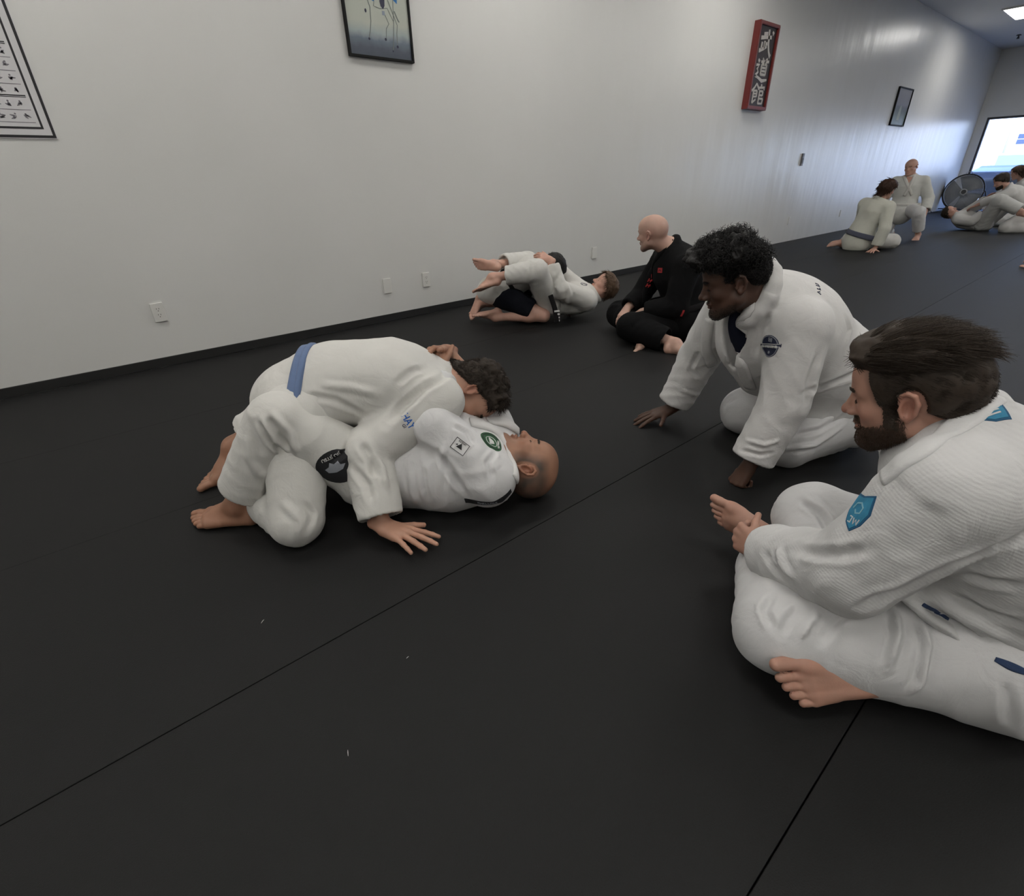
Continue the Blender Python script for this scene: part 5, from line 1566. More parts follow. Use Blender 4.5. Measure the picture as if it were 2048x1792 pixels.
def _beard7(L, NL):
    x, y, z = L[:, 0], L[:, 1], L[:, 2]; ax = np.abs(x)
    jaw = np.clip((-.050 - z + .35 * np.clip(.06 - y, -.02, .06)) / .012, 0, 1) * np.clip((y + .004) / .012, 0, 1) * np.clip((z + .125) / .01, 0, 1)
    burn = np.clip((.013 - np.abs(y - .022)) / .005, 0, 1) * (z < -.0) * (z > -.07) * (ax > .04)
    mous = np.clip((.010 - np.abs(z + .046)) / .005, 0, 1) * (ax < .030) * (y > .07) * (y < .1005)
    chin = np.clip((.026 - ax) / .01, 0, 1) * (z < -.072) * (y > .05)
    lips = np.exp(-((ax / .022) ** 2 + ((z + .061) / .0075) ** 2))
    t = np.maximum.reduce([jaw * .0030, burn * .0025, mous * .0025, chin * .0050])
    return np.where(lips > .45, 0, t) * (z < .0)
grow_hair('beard', P7['body'], _H, _beard7, lambda L, NL: np.stack([0 * L[:, 0], 0 * L[:, 0], -1 + 0 * L[:, 0]], 1), H_BEARD, P7['body'], shell=False, count=9000, length=lambda L: np.where(L[:, 1] > .075, .0048, .0085), width=.00045, segs=3, lift=.45, jitter=.5, noise=.3, seed=16)
eyebrows(P7, H_BROWN, .0035)
# shield patch on the upper arm and patch on the shoulder
def shield(s): return [(-.5 * s, .62 * s), (0, .54 * s), (.5 * s, .62 * s), (.52 * s, 0), (.30 * s, -.40 * s), (0, -.66 * s), (-.30 * s, -.40 * s), (-.52 * s, 0)]
flat_patch(P7, _bv, 1716, 1024, A(.60, -.10, .75), [('arm_patch', [shield(.066)], M_TEALD, .0015), ('patch_field', [shield(.058)], M_TEALT, .0026), ('patch_wave', [stroke_ for stroke_ in stroke([(-.018, .006), (-.010, .018), (.004, .020), (.014, .010), (.010, -.002), (-.002, -.004), (-.008, .004)], .0035)], M_TEALL, .0034), ('patch_lettering', stroke([(-.012, -.012), (-.004, -.013), (-.006, -.026), (-.013, -.024)], .0028) + stroke([(.001, -.014), (.004, -.027), (.008, -.017), (.012, -.027), (.016, -.015)], .0026), M_WHT, .0034)], P7['body'])
flat_patch(P7, _bv, 1979, 822, A(.25, -.6, .6), [('shoulder_patch', [[(-.021, .026), (.021, .026), (.026, 0), (.016, -.026), (-.016, -.022), (-.026, 0)]], M_TEALD, .0015), ('patch_field', [[(-.018, .022), (.018, .022), (.022, 0), (.013, -.022), (-.013, -.018), (-.022, 0)]], M_TEALT, .0026), ('patch_mark', [q for q in stroke([(-.012, .012), (-.004, .004), (-.010, -.012)], .004) + stroke([(.000, .014), (.006, -.010)], .003) + stroke([(.008, .014), (.013, -.008)], .003)], M_WHT, .0034)], P7['body'])
# ------------------------------------------------------------------ curly-haired man kneeling, leaning on his hands
def _sk6(G, J, R):
    G.cone(A(2.42, .62, .22), A(2.28, .72, .18), .19, .16, .06)
    G.cone(A(2.06, .92, .50), A(2.13, .88, .36), .12, .10, .06)
def _cut6(G, J, R):
    # jacket open over the chest
    G.chain([A(1.90, .925, .66), A(1.93, .925, .57), A(1.985, .925, .44)], [.060, .062, .030], .014, None, -1)
P6 = person(dict(pel=(2.47, .64, .24), waist=(2.34, .72, .37), chest=(2.11, .85, .575), neck=(1.935, .890, .715), head=(1.842, .922, .772),
    shL=(1.975, .715, .615), elL=(1.925, .690, .335), wrL=(1.838, .728, .085), shR=(2.14, 1.07, .615), elR=(2.19, 1.21, .335), wrR=(2.118, 1.275, .075),
    hipL=(2.42, .55, .22), kneeL=(2.135, .72, .10), ankL=(2.55, .60, .06), hipR=(2.53, .74, .22), kneeR=(2.29, .98, .105), ankR=(2.66, .82, .06)),
    dict(label='man with a big curly dark hairstyle kneeling and leaning forward on both hands', skin=S_BROWN, vox=.006, cvox=.007,
    face=(-.52, .80, -.30), crown=(-.16, .25, .95), head_s=1.06, bulk=1.30, stubble=lambda L: .7 * np.clip((-.062 - L[:, 2] + .30 * np.clip(.06 - L[:, 1], -.02, .06)) / .03, 0, 1) * np.clip((L[:, 1] - .005) / .02, 0, 1) * (L[:, 2] < 0) + .8 * np.clip((L[:, 2] - .005) / .03, 0, 1) * np.clip((.045 - L[:, 1]) / .02, 0, 1), neck_r=.075, jaw=1.1, nose=.9, eyes=False,
    handL=dict(d=(-.35, .25, -.85), n=(.6, -.3, -.4), curl=(75, 85, 45), spread=2, thumb=(25, 30, -10)),
    handR=dict(d=(-.72, .55, -.30), n=(-.1, .1, -1), curl=(6, 6, 4), spread=11, thumb=(60, 5, 5), s=1.05),
    footL=dict(d=(.9, -.2, -.2), m=(0, 0, 1)), footR=dict(d=(.9, -.2, -.2), m=(0, 0, 1)),
    jacket=dict(mat=C_TEX, sleeve=(.105, .092, .082), w=(.175, .170, .175), amp=.007, cuff=.90, seed=34, extra=_sk6, cut=_cut6, depth=.86, collar_r=.098, collar_up=.020, collar_t=.024, nfill=1.0, nfr=.088,
        creases=[([(1640, 700), (1620, 760), (1610, 820)], -.008, .014), ([(1490, 880), (1530, 890), (1560, 880)], .007, .008), ([(1480, 900), (1520, 910), (1550, 905)], -.007, .008), ([(1600, 790), (1680, 760), (1740, 735)], -.008, .012), ([(1540, 620), (1520, 670), (1510, 720)], -.007, .014), ([(1690, 620), (1700, 660), (1690, 700)], .006, .010), ([(1400, 700), (1380, 740), (1400, 760)], -.006, .010), ([(1360, 780), (1390, 790), (1410, 785)], .006, .009)]),
    pants=dict(mat=C_COOL, r=(.135, .115, .095), seed=39, amp=.008, hem=.75, hip=.13,
        creases=[([(1590, 870), (1640, 860), (1690, 830)], -.008, .010), ([(1560, 900), (1630, 890), (1690, 850)], .008, .010), ([(1620, 800), (1670, 790), (1710, 770)], -.007, .010)])))
_bv = bvh_of(P6['jacket']); _H = P6['H']
_lp = pxpath(_bv, [(1512, 545), (1498, 590), (1484, 635), (1476, 680), (1482, 730), (1500, 775)])
if len(_lp) > 2: band('lapel', _bv, _lp, .055, .012, C_TEX, P6['jacket'], n=40)
_lp = pxpath(_bv, [(1420, 640), (1412, 690), (1425, 730), (1455, 765)])
if len(_lp) > 2: band('lapel', _bv, _lp, .05, .010, C_TEX, P6['jacket'], n=30)
# dark shirt under the jacket
_F = Field(); _F.cone(P6['chest'], lerp(P6['chest'], P6['J']['neck'], .85), .205, .095, .05, (P6['fr'], .86)); _F.cone(P6['waist'], P6['chest'], .19, .205, .05, (P6['fr'], .86))
_sh = garment('shirt', _F, .008, C_NAVY, P6['body'], (), 3, .003)
_c, _n = hit(bvh_of(_sh), 1452, 690)
if _c is not None:
    press('shirt_print', poly_tris(stroke([(-.018, .012), (-.006, .004), (-.012, -.008), (.008, -.014)], .007) + stroke([(-.03, -.03), (.03, -.034)], .005)), bvh_of(_sh), _c, _n, A(.2, .1, .95), M_WHT, P6['body'], .002, .001)
def _hair6(L, NL):
    x, y, z = L[:, 0], L[:, 1], L[:, 2]
    top = np.clip((z - .050) / .02, 0, 1) * np.clip((y + .070) / .03, 0, 1) * np.clip((.098 - y) / .008, 0, 1) * np.clip((z - .062 + .9 * np.clip(.07 - y, 0, .1)) / .012, 0, 1)
    side = np.clip((.035 - y) / .01, 0, 1) * np.clip((z - (.012 - .45 * np.clip(-y, 0, .1))) / .015, 0, 1)
    ear = np.where(np.abs(x) > .055, np.clip((np.sqrt(((y + .013) / .024) ** 2 + ((z + .003) / .036) ** 2) - .95) / .25, 0, 1), 1)
    return np.maximum(top * (.044 + .014 * np.clip(y / .08, 0, 1)), side * .003) * ear
grow_hair('hair', P6['body'], _H, _hair6, lambda L, NL: NL + np.stack([0 * L[:, 0], .2 + 0 * L[:, 0], 0 * L[:, 0]], 1), H_BLACK, P6['body'], count=2600, length=lambda L: np.where(L[:, 2] > .05, .034, .008), width=.0019, segs=10, lift=1.2, jitter=.9, noise=.45, nscale=46, seed=25, curl=1.0, curl_r=.0075, rootf=.80)
def _beard6(L, NL):
    x, y, z = L[:, 0], L[:, 1], L[:, 2]; ax = np.abs(x)
    jaw = np.clip((-.068 - z + .30 * np.clip(.06 - y, -.02, .06)) / .012, 0, 1) * np.clip((y - .01) / .012, 0, 1)
    return np.maximum(jaw * .0008, .0008 * np.clip((.006 - np.abs(z + .047)) / .003, 0, 1) * (ax < .026) * (y > .08)) * (z < -.02) * (z > -.12)
grow_hair('beard', P6['body'], _H, _beard6, lambda L, NL: NL, H_BLACK, P6['body'], shell=False, count=2500, length=.004, width=.0005, segs=2, lift=.6, jitter=.7, seed=26)
eyebrows(P6, H_BLACK, .002)
lashes(P6, H_BLACK)
flat_patch(P6, _bv, 1540, 692, A(.25, -.1, .9), [('sleeve_patch', [disc(.040)], M_NAVYT, .0015), ('patch_ring', ring(.038, .0355), M_GRYT, .0026), ('patch_ribbon', [[(-.048, -.012), (.048, .006), (.046, .018), (-.046, 0)]], M_NAVYT, .0030), ('patch_edge', [[(-.046, -.011), (.046, .006), (.046, .008), (-.046, -.009)], [(-.046, -.002), (.046, .0155), (.046, .0175), (-.046, 0)]], M_WHT, .0042), ('patch_lettering', (('CHARTCRNB', .0125), (0, -.0018), .18), M_WHT, .0044), ('patch_crest', rframe(-.008, .016, .008, .031, .002), M_GRYT, .0028), ('patch_crest', [rect(-.004, .020, .004, .027)], M_GRYT, .0028), ('patch_mark', [disc(.005, 12, .003, -.022)], M_GRYT, .0028)], P6['body'])
flat_patch(P6, _bv, 1637, 577, A(-.6, .3, .6), [('back_print', [q for q in stroke([(-.03, -.006), (-.024, .008), (-.016, -.004)], .005) + stroke([(-.006, .008), (-.004, -.008), (.006, -.006)], .005) + stroke([(.014, .008), (.016, -.008), (.028, -.004), (.026, .008)], .005)], M_NAVYT, .0012)], P6['body'])
# ------------------------------------------------------------------ bald man in black, cross-legged by the wall
P5 = person(dict(pel=(3.55, 2.08, .15), waist=(3.53, 2.12, .30), chest=(3.45, 2.18, .50), neck=(3.405, 2.235, .640), head=(3.300, 2.320, .745),
    shL=(3.335, 2.035, .545), elL=(3.270, 2.045, .275), wrL=(3.185, 2.27, .215), shR=(3.52, 2.36, .54), elR=(3.44, 2.47, .28), wrR=(3.24, 2.45, .20),
    hipL=(3.46, 2.00, .14), kneeL=(3.075, 2.275, .125), ankL=(3.125, 1.915, .062), hipR=(3.62, 2.16, .14), kneeR=(3.33, 2.58, .13), ankR=(3.13, 2.20, .05)),
    dict(label='bald man in a black uniform with red lettering sitting cross-legged near the wall', skin=S_PALE, vox=.0075, cvox=.010,
    face=(-.10, .98, -.12), crown=(-.10, .10, 1), head_s=1.04, bulk=1.08, neck_r=.07,
    handL=dict(d=(-.6, .6, -.4), n=(-.2, .2, -.95), curl=(25, 30, 20)), handR=dict(d=(-.7, -.2, -.4), n=(0, 0, -1), curl=(25, 30, 20)),
    footL=dict(d=(.35, -.90, -.12), m=(-.45, -.2, -.6)), footR=dict(d=(-.75, -.02, -.12), m=(-.4, -.55, -.6)),
    stubble=lambda L: .45 * np.exp(-(((L - np.array((0, .06, -.08))) / np.array((.07, .06, .04))) ** 2).sum(1)),
    jacket=dict(mat=C_BLACK, sleeve=(.092, .082, .070), w=(.175, .170, .180), amp=.009, cuff=.88, seed=44, skirt=(A(3.50, 2.08, .22), A(3.40, 2.06, .16), .18, .15, .9), depth=.84),
    pants=dict(mat=C_BLACK, r=(.118, .105, .088), seed=49, amp=.011, hem={'L': .80, 'R': .82})))
_bv = bvh_of(P5['jacket']); _H = P5['H']
waist_belt(P5, C_DBELT, c=(3.53, 2.11, .27), up=(-.1, .1, 1), width=.045, thick=.008)
_lp = pxpath(_bv, [(1343, 480), (1322, 505), (1305, 540), (1293, 575), (1285, 610)])
if len(_lp) > 2: band('lapel', _bv, _lp, .05, .010, C_BLACK, P5['jacket'], n=30)
flat_patch(P5, _bv, 1320, 541, A(.35, -.1, .8), [('red_patch', [[(-.026, -.018), (.026, -.014), (.024, .020), (-.024, .016)]], M_REDT, .002), ('patch_mark', [stroke_ for stroke_ in stroke([(-.014, -.006), (.0, .006), (.014, -.004)], .005)], M_BLKT, .0032)], P5['body'])
for i, (a, b) in enumerate(((1306, 552), (1301, 561), (1297, 571))):
    flat_patch(P5, _bv, a, b, A(.35, -.1, .8), [('red_lettering', [q for q in (stroke([(-.016, -.014), (-.012, .014)], .008) + stroke([(.002, -.012), (.008, .014)], .007) + stroke([(-.014, 0), (.014, .004)], .006))], M_REDT, .0125)], P5['body'])
flat_patch(P5, _bv, 1365, 627, A(.1, -.1, .9), [('red_tab', [rect(-.008, -.024, .008, .024)], M_REDT, .002)], P5['body'])
eyebrows(P5, H_MID, .002, count=80)

# ------------------------------------------------------------------ kneeling youth in shorts and the boy on his back with legs round him
P4 = person(dict(pel=(2.86, 3.51, .25), waist=(2.94, 3.44, .33), chest=(3.05, 3.345, .41), neck=(3.125, 3.285, .445), head=(3.215, 3.25, .430),
    shL=(3.23, 3.40, .43), elL=(3.34, 3.42, .25), wrL=(3.42, 3.28, .12), shR=(3.00, 3.21, .43), elR=(3.14, 3.16, .26), wrR=(3.30, 3.20, .12),
    hipL=(2.92, 3.60, .235), kneeL=(3.24, 3.44, .08), ankL=(2.800, 3.715, .13), hipR=(2.805, 3.42, .235), kneeR=(3.00, 3.13, .078), ankR=(2.718, 3.435, .062)),
    dict(label='youth in dark shorts kneeling with bare shins, his back wrapped by a boy', skin=S_FAIR, vox=.008, cvox=.010, scale=.93,
    face=(.4, -.2, -.85), crown=(.85, -.35, .3), head_s=.98,
    handL=dict(d=(.4, -.3, -.5), n=(0, 0, -1)), handR=dict(d=(.5, 0, -.5), n=(0, 0, -1)),
    footL=dict(d=(-.42, -.02, -.85), m=(-.85, .05, .42), toe=-30), footR=dict(d=(-.85, .42, -.22), m=(-.22, .12, .95)),
    jacket=dict(mat=C_WARM, sleeve=(.080, .070, .065), w=(.14, .135, .145), amp=.007, seed=54, skirt=(A(2.90, 3.46, .31), A(2.76, 3.50, .29), .145, .15, .75)),
    pants=dict(name='shorts', mat=C_SHORTS, r=(.112, .090, .08), hem=.02, seed=55, amp=.006,
        cut=lambda G, J, R: [G.cyl(lerp(J['hip' + s], J['knee' + s], .72), lerp(J['hip' + s], J['knee' + s], 1.5), .16, .16, .006, None, -1) for s in 'LR'])))
def _hair4(L, NL):
    return .012 * np.clip((L[:, 2] - .02 + .5 * np.clip(-L[:, 1], 0, .1)) / .015, 0, 1) * (L[:, 1] < .07)
grow_hair('hair', P4['body'], P4['H'], _hair4, lambda L, NL: np.stack([0 * L[:, 0], -.5 + 0 * L[:, 0], -.3 + 0 * L[:, 0]], 1), H_BLACK, P4['body'], count=300, length=.02, width=.0015, seed=3)
waist_belt(P4, C_DBELT, c=(2.92, 3.46, .32), up=(.6, -.5, .5), width=.04, thick=.007)
band('belt_end', bvh_of(P4['jacket']), [A(3.00, 3.05, .26), A(3.015, 3.01, .15), A(3.02, 2.99, .04)], .04, .006, C_DBELT, P4['body'], n=20, snap=False, side=(.55, -.4, 0))
for k in range(4):
    z = .055 + .026 * k
    band('belt_stripe', bvh_of(P4['jacket']), [A(3.003, 3.004, z), A(3.040, 2.975, z)], .014, .004, C_WHITEST, P4['body'], n=4, snap=False, side=(0, 0, 1), lift=.006)

P3 = person(dict(pel=(3.20, 3.29, .155), waist=(3.28, 3.22, .155), chest=(3.40, 3.12, .165), neck=(3.52, 3.04, .195), head=(3.600, 2.985, .250),
    shL=(3.38, 2.985, .165), elL=(3.10, 3.055, .295), wrL=(3.085, 3.15, .520), shR=(3.55, 3.20, .19), elR=(3.42, 3.34, .34), wrR=(3.28, 3.32, .50),
    hipL=(3.12, 3.19, .16), kneeL=(2.875, 3.085, .460), ankL=(2.620, 3.335, .415), hipR=(3.27, 3.37, .165), kneeR=(3.15, 3.50, .46), ankR=(2.745, 3.470, .490)),
    dict(label='brown-haired boy in white lying on his back with his legs wrapped round the kneeling youth', skin=S_FAIR, vox=.008, cvox=.009, scale=.9,
    face=(-.62, .42, .62), crown=(.60, -.42, .68), head_s=.96, bulk=1.0, neck_r=.05,
    handL=dict(d=(-.35, .75, .25), n=(.45, .4, -.75), curl=(20, 25, 15), spread=5), handR=dict(d=(-.6, .1, .1), n=(.0, 0, -1), curl=(20, 30, 20)),
    footL=dict(d=(-.80, .50, -.20), m=(-.25, -.30, -.85)), footR=dict(d=(-.82, .50, .22), m=(-.55, -.75, -.2)),
    jacket=dict(mat=C_WARM, sleeve=(.095, .088, .075), w=(.165, .16, .17), amp=.008, seed=64, cuff=.82, creases=[([(1120, 545), (1105, 575), (1115, 600)], -.010, .02), ([(1130, 560), (1140, 590), (1135, 615)], .008, .02)]),
    pants=dict(mat=C_WARM, r=(.120, .100, .085), seed=65, amp=.010, hem={'L': .70, 'R': .72})))
def _hair3(L, NL):
    x, y, z = L[:, 0], L[:, 1], L[:, 2]
    t = np.clip((z - .055 + .9 * np.clip(.06 - y, 0, .2)) / .012, 0, 1) * (y < .082) * (z > -.085)
    return t * .018
grow_hair('hair', P3['body'], P3['H'], _hair3, lambda L, NL: np.stack([L[:, 0] * 3, .3 * (L[:, 1] > 0), -.7 + 0 * L[:, 0]], 1), H_MID, P3['body'], count=1100, length=.045, width=.0016, lift=.5, jitter=.3, seed=31)
_bv = bvh_of(P3['jacket'])
flat_patch(P3, _bv, 1168, 568, A(.3, .1, .9), [('chest_print', ring(.030, .024) + [q for q in stroke([(-.018, -.010), (0, .012), (.018, -.010)], .006)], M_NAVYT, .0015)], P3['body'])
lashes(P3, H_MID)
lashes(P5, H_MID)
# ------------------------------------------------------------------ pair by the wall: sitter seen from behind, man on one knee
P8 = person(dict(pel=(9.57, 2.95, .15), waist=(9.575, 2.91, .32), chest=(9.60, 2.85, .54), neck=(9.615, 2.83, .685), head=(9.655, 2.775, .835),
    shR=(9.555, 2.66, .60), elR=(9.47, 2.605, .32), wrR=(9.445, 2.645, .055), shL=(9.655, 3.01, .63), elL=(9.83, 3.06, .42), wrL=(9.98, 2.98, .25),
    hipR=(9.58, 2.85, .14), kneeR=(9.85, 2.56, .12), ankR=(9.85, 2.95, .06), hipL=(9.60, 3.05, .14), kneeL=(9.96, 3.15, .13), ankL=(9.63, 3.17, .055)),
    dict(label='brown-haired person with a slate belt sitting with back turned, hand on the mat', skin=S_FAIR, vox=.011, cvox=.012,
    face=(.75, -.55, -.1), crown=(.12, -.18, 1), head_s=1.0, hand_lev=1, head_lev=0, foot_lev=0,
    handR=dict(d=(-.75, .1, -.3), n=(-.1, 0, -1), curl=(3, 3, 3), spread=16, thumb=(60, 0, 0)), handL=dict(d=(.5, 0, -.5), n=(0, 0, -1)),
    footL=dict(d=(-.25, .85, -.3), m=(-.6, 0, .7)), footR=dict(d=(-.3, .85, -.3), m=(-.6, 0, .7)),
    jacket=dict(mat=cloth('unbleached cotton', (.50, .50, .44)), sleeve=(.090, .080, .078), w=(.175, .165, .175), amp=.009, seed=74, cuff=.90, skirt=(A(9.57, 2.93, .22), A(9.57, 2.95, .10), .185, .20, .95)),
    pants=dict(mat=C_WARM, r=(.12, .105, .09), seed=75, amp=.011, hem=.8)))
waist_belt(P8, C_SLATE, c=(9.57, 2.94, .225), up=(.05, -.22, 1), width=.072, thick=.010)
def _hair8(L, NL):
    x, y, z = L[:, 0], L[:, 1], L[:, 2]
    return .024 * np.clip((z - .03 + 1.3 * np.clip(.04 - y, 0, .2)) / .015, 0, 1) * (y < .075) * (z > -.11)
grow_hair('hair', P8['body'], P8['H'], _hair8, lambda L, NL: np.stack([L[:, 0] * 3, -.4 + 0 * L[:, 0], -.8 + 0 * L[:, 0]], 1), hairmat('dark auburn hair', (.045, .022, .014)), P8['body'], count=700, length=.06, width=.0028, lift=.6, jitter=.6, seed=41)
P9 = person(dict(pel=(11.68, 3.03, .46), waist=(11.675, 3.035, .62), chest=(11.66, 3.045, .82), neck=(11.665, 3.055, .965), head=(11.615, 3.075, 1.115),
    shL=(11.71, 2.855, .895), elL=(11.76, 2.72, .63), wrL=(11.60, 2.665, .42), shR=(11.62, 3.235, .89), elR=(11.57, 3.33, .63), wrR=(11.45, 3.27, .45),
    hipL=(11.66, 2.93, .45), kneeL=(11.33, 2.69, .44), ankL=(11.52, 2.645, .085), hipR=(11.68, 3.12, .43), kneeR=(11.58, 3.17, .075), ankR=(11.98, 3.20, .07)),
    dict(label='bald man in white kneeling on one knee facing us by the bluish wall', skin=S_FAIR, vox=.011, cvox=.012,
    face=(-.93, .12, -.22), crown=(-.16, .16, 1), head_s=1.06, neck_r=.065, head_lev=1, eyes=False, foot_lev=0,
    handL=dict(d=(-.4, 0, -.8), n=(.7, .5, -.3), curl=(25, 30, 20)), handR=dict(d=(-.7, -.2, -.4), n=(0, 0, -1)),
    footL=dict(d=(-.85, -.1, -.15), m=(0, 0, -1)), footR=dict(d=(.6, 0, -.6), m=(.7, 0, .6)),
    jacket=dict(mat=cloth('worn white cotton', (.54, .54, .51)), sleeve=(.092, .085, .080), w=(.18, .165, .185), amp=.010, seed=84, cuff=.86, skirt=(A(11.67, 3.03, .52), A(11.62, 3.03, .40), .18, .19, .85)),
    pants=dict(mat=C_COOL, r=(.112, .098, .088), seed=85, amp=.012, hem=.82)))
_bv = bvh_of(P9['jacket'])
waist_belt(P9, C_WARM, c=(11.67, 3.03, .54), up=(0, 0, 1), width=.045, thick=.010)
# open neck: bare chest wedge and lapels
c_, n_ = hit(_bv, 1817, 362)
if c_ is not None:
    press('bare_chest', poly_tris([[(-.045, .075), (.045, .075), (.0, -.10)]], .02), _bv, c_, n_, A(0, 0, 1), S_FAIR, P9['body'], .004, .003)
_lp = pxpath(_bv, [(1808, 352), (1812, 362), (1817, 374), (1824, 390)])
if len(_lp) > 2: band('lapel', _bv, _lp, .045, .012, C_WARM, P9['jacket'], n=20)
_lp = pxpath(_bv, [(1829, 352), (1824, 364), (1818, 376), (1808, 392)])
if len(_lp) > 2: band('lapel', _bv, _lp, .045, .014, C_WARM, P9['jacket'], n=20)
eyebrows(P9, H_MID, .003, count=60)
# ------------------------------------------------------------------ group at the far right
C_FARW = cloth('far white cotton', (.54, .53, .51))
P10 = person(dict(pel=(13.90, 2.22, .115), waist=(13.88, 2.34, .14), chest=(13.86, 2.52, .185), neck=(13.84, 2.66, .235), head=(13.825, 2.775, .300),
    shL=(13.68, 2.57, .185), elL=(13.64, 2.36, .17), wrL=(13.72, 2.22, .32), shR=(14.03, 2.60, .25), elR=(14.05, 2.42, .42), wrR=(13.95, 2.30, .55),
    hipL=(13.80, 2.20, .12), kneeL=(13.52, 2.03, .53), ankL=(13.55, 1.66, .36), hipR=(14.0, 2.20, .12), kneeR=(14.12, 1.95, .5), ankR=(14.1, 1.62, .36)),
    dict(label='dark-haired person in white lying on the mat with knees up at the far right', skin=S_FAIR, vox=.012, cvox=.013, head_s=1.02,
    face=(-.25, -.55, .80), crown=(-.05, .85, .52), head_lev=0, hand_lev=0, foot_lev=0,
    handL=dict(d=(0, -.3, .8), n=(.5, 0, 0)), handR=dict(d=(-.3, -.3, .5), n=(0, 0, -1)), footL=dict(d=(.1, -.8, -.2), m=(0, -.2, -1)), footR=dict(d=(.1, -.8, -.2), m=(0, -.2, -1)),
    jacket=dict(mat=C_FARW, sleeve=(.095, .088, .08), w=(.18, .17, .185), amp=.010, seed=94), pants=dict(mat=cloth('grey white cotton', (.50, .50, .48)), r=(.13, .115, .10), seed=95, amp=.012, hem=.85)))
def _hair10(L, NL):
    return .016 * np.clip((L[:, 2] - .035 + 1.0 * np.clip(.05 - L[:, 1], 0, .2)) / .015, 0, 1) * (L[:, 1] < .075) * (L[:, 2] > -.09)
grow_hair('hair', P10['body'], P10['H'], _hair10, lambda L, NL: NL, H_BROWN, P10['body'], count=200, length=.02, width=.003, seed=42)
P11 = person(dict(pel=(14.02, 1.60, .36), waist=(13.99, 1.74, .48), chest=(13.95, 1.93, .62), neck=(13.925, 2.05, .725), head=(13.90, 2.17, .845),
    shL=(13.75, 1.965, .64), elL=(13.68, 2.17, .545), wrL=(13.74, 2.38, .445), shR=(14.10, 2.05, .67), elR=(14.08, 2.24, .54), wrR=(13.92, 2.40, .44),
    hipL=(13.91, 1.58, .30), kneeL=(13.62, 1.80, .085), ankL=(13.85, 1.42, .06), hipR=(14.12, 1.60, .30), kneeR=(14.3, 1.85, .085), ankR=(14.2, 1.42, .06)),
    dict(label='bearded dark-haired man in white kneeling and pressing down on the lying person', skin=S_FAIR, vox=.012, cvox=.013,
    face=(-.30, .75, -.52), crown=(-.10, .52, .82), head_s=1.04, head_lev=0, hand_lev=0, foot_lev=0,
    handL=dict(d=(.3, .8, -.4), n=(.3, 0, -.9)), handR=dict(d=(-.3, .8, -.4), n=(-.3, 0, -.9)), footL=dict(d=(.1, -.9, -.2), m=(0, 0, 1)), footR=dict(d=(.1, -.9, -.2), m=(0, 0, 1)),
    jacket=dict(mat=C_FARW, sleeve=(.095, .085, .075), w=(.18, .17, .185), amp=.010, seed=104, cuff=.72), pants=dict(mat=C_FARW, r=(.13, .12, .10), seed=105, amp=.012, hem=.85)))
def _hair11(L, NL):
    x, y, z = L[:, 0], L[:, 1], L[:, 2]
    return np.maximum(.020 * np.clip((z - .03 + .9 * np.clip(.06 - y, 0, .2)) / .015, 0, 1) * (y < .08) * (z > -.07), .009 * (z < -.055) * (y > .01) * (z > -.125))
grow_hair('hair', P11['body'], P11['H'], _hair11, lambda L, NL: NL, H_BROWN, P11['body'], count=250, length=.02, width=.003, seed=43)
waist_belt(P11, cloth('brown belt cotton', (.07, .045, .035)), c=(14.0, 1.68, .43), up=(-.1, .65, .6), width=.05, thick=.010)
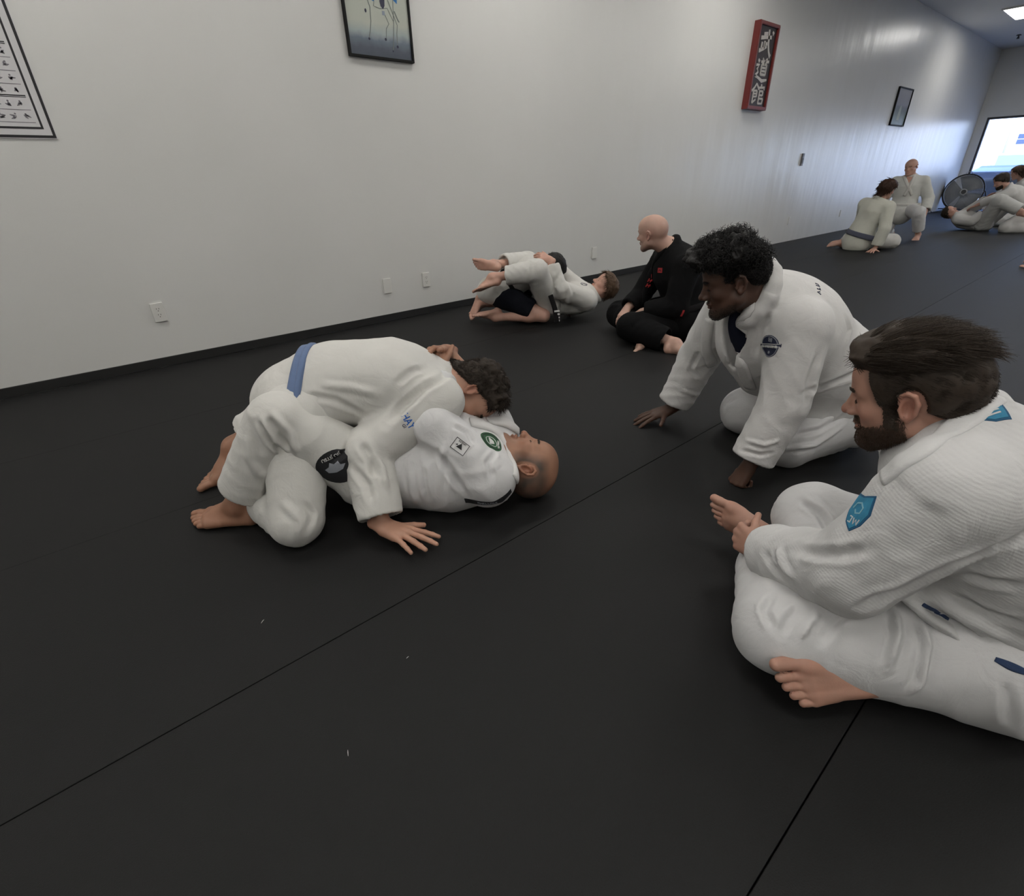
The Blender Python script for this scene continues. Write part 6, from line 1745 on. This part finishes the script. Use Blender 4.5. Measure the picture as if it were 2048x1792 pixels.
P12 = person(dict(pel=(15.25, 1.77, .28), waist=(15.24, 1.85, .44), chest=(15.22, 1.98, .66), neck=(15.20, 2.06, .83), head=(15.18, 2.17, .965),
    shL=(15.03, 1.98, .73), elL=(14.93, 2.12, .50), wrL=(15.0, 2.3, .35), shR=(15.38, 2.08, .74), elR=(15.45, 2.25, .5), wrR=(15.35, 2.4, .35),
    hipL=(15.13, 1.75, .25), kneeL=(14.93, 2.12, .09), ankL=(15.05, 1.72, .06), hipR=(15.36, 1.78, .25), kneeR=(15.5, 2.1, .09), ankR=(15.4, 1.72, .06)),
    dict(label='long-haired person in white sitting behind the far pair', skin=S_FAIR, vox=.013, cvox=.014, face=(-.35, .85, -.35), crown=(-.1, .35, .92), head_s=1.0, head_lev=0, hand_lev=0, foot_lev=0,
    handL=dict(d=(0, .8, -.5), n=(0, 0, -1)), handR=dict(d=(0, .8, -.5), n=(0, 0, -1)), footL=dict(d=(.1, -.9, -.2), m=(0, 0, 1)), footR=dict(d=(.1, -.9, -.2), m=(0, 0, 1)),
    jacket=dict(mat=C_FARW, sleeve=(.085, .075, .07), w=(.165, .155, .165), amp=.010, seed=114), pants=dict(mat=C_FARW, r=(.12, .11, .09), seed=115, amp=.012)))
def _hair12(L, NL):
    x, y, z = L[:, 0], L[:, 1], L[:, 2]
    return .020 * np.clip((z - .03 + 1.4 * np.clip(.05 - y, 0, .2)) / .015, 0, 1) * (y < .08) * (z > -.13)
grow_hair('hair', P12['body'], P12['H'], _hair12, lambda L, NL: np.stack([0 * L[:, 0], -.3 + 0 * L[:, 0], -1 + 0 * L[:, 0]], 1), hairmat('brown long hair', (.05, .028, .018)), P12['body'], count=250, length=.12, width=.004, seed=44)

# ------------------------------------------------------------------ someone sitting just outside the right edge, toes in view
P13 = person(dict(pel=(9.35, .05, .15), waist=(9.37, .0, .32), chest=(9.38, -.08, .55), neck=(9.38, -.10, .70), head=(9.36, -.06, .85),
    shL=(9.20, -.10, .60), elL=(9.12, .02, .36), wrL=(9.10, .22, .30), shR=(9.57, -.10, .60), elR=(9.62, .05, .36), wrR=(9.56, .25, .30),
    hipL=(9.26, .07, .14), kneeL=(9.09, .42, .34), ankL=(8.965, .72, .085), hipR=(9.45, .07, .14), kneeR=(9.48, .45, .36), ankR=(9.42, .75, .085)),
    dict(label='person sitting beyond the right edge with only bare toes in view', skin=S_FAIR, vox=.014, cvox=.015, face=(0, 1, -.1), crown=(0, .1, 1), head_lev=0, hand_lev=0, foot_lev=1,
    handL=dict(d=(0, .8, -.3), n=(0, 0, -1)), handR=dict(d=(0, .8, -.3), n=(0, 0, -1)), footL=dict(d=(-.30, .95, 0), m=(0, 0, -1)), footR=dict(d=(0, 1, 0), m=(0, 0, -1)),
    jacket=dict(mat=C_FARW, sleeve=(.09, .08, .07), seed=124), pants=dict(mat=C_FARW, r=(.12, .11, .09), seed=125)))
print('built in %.1f s' % (time.time() - T0))
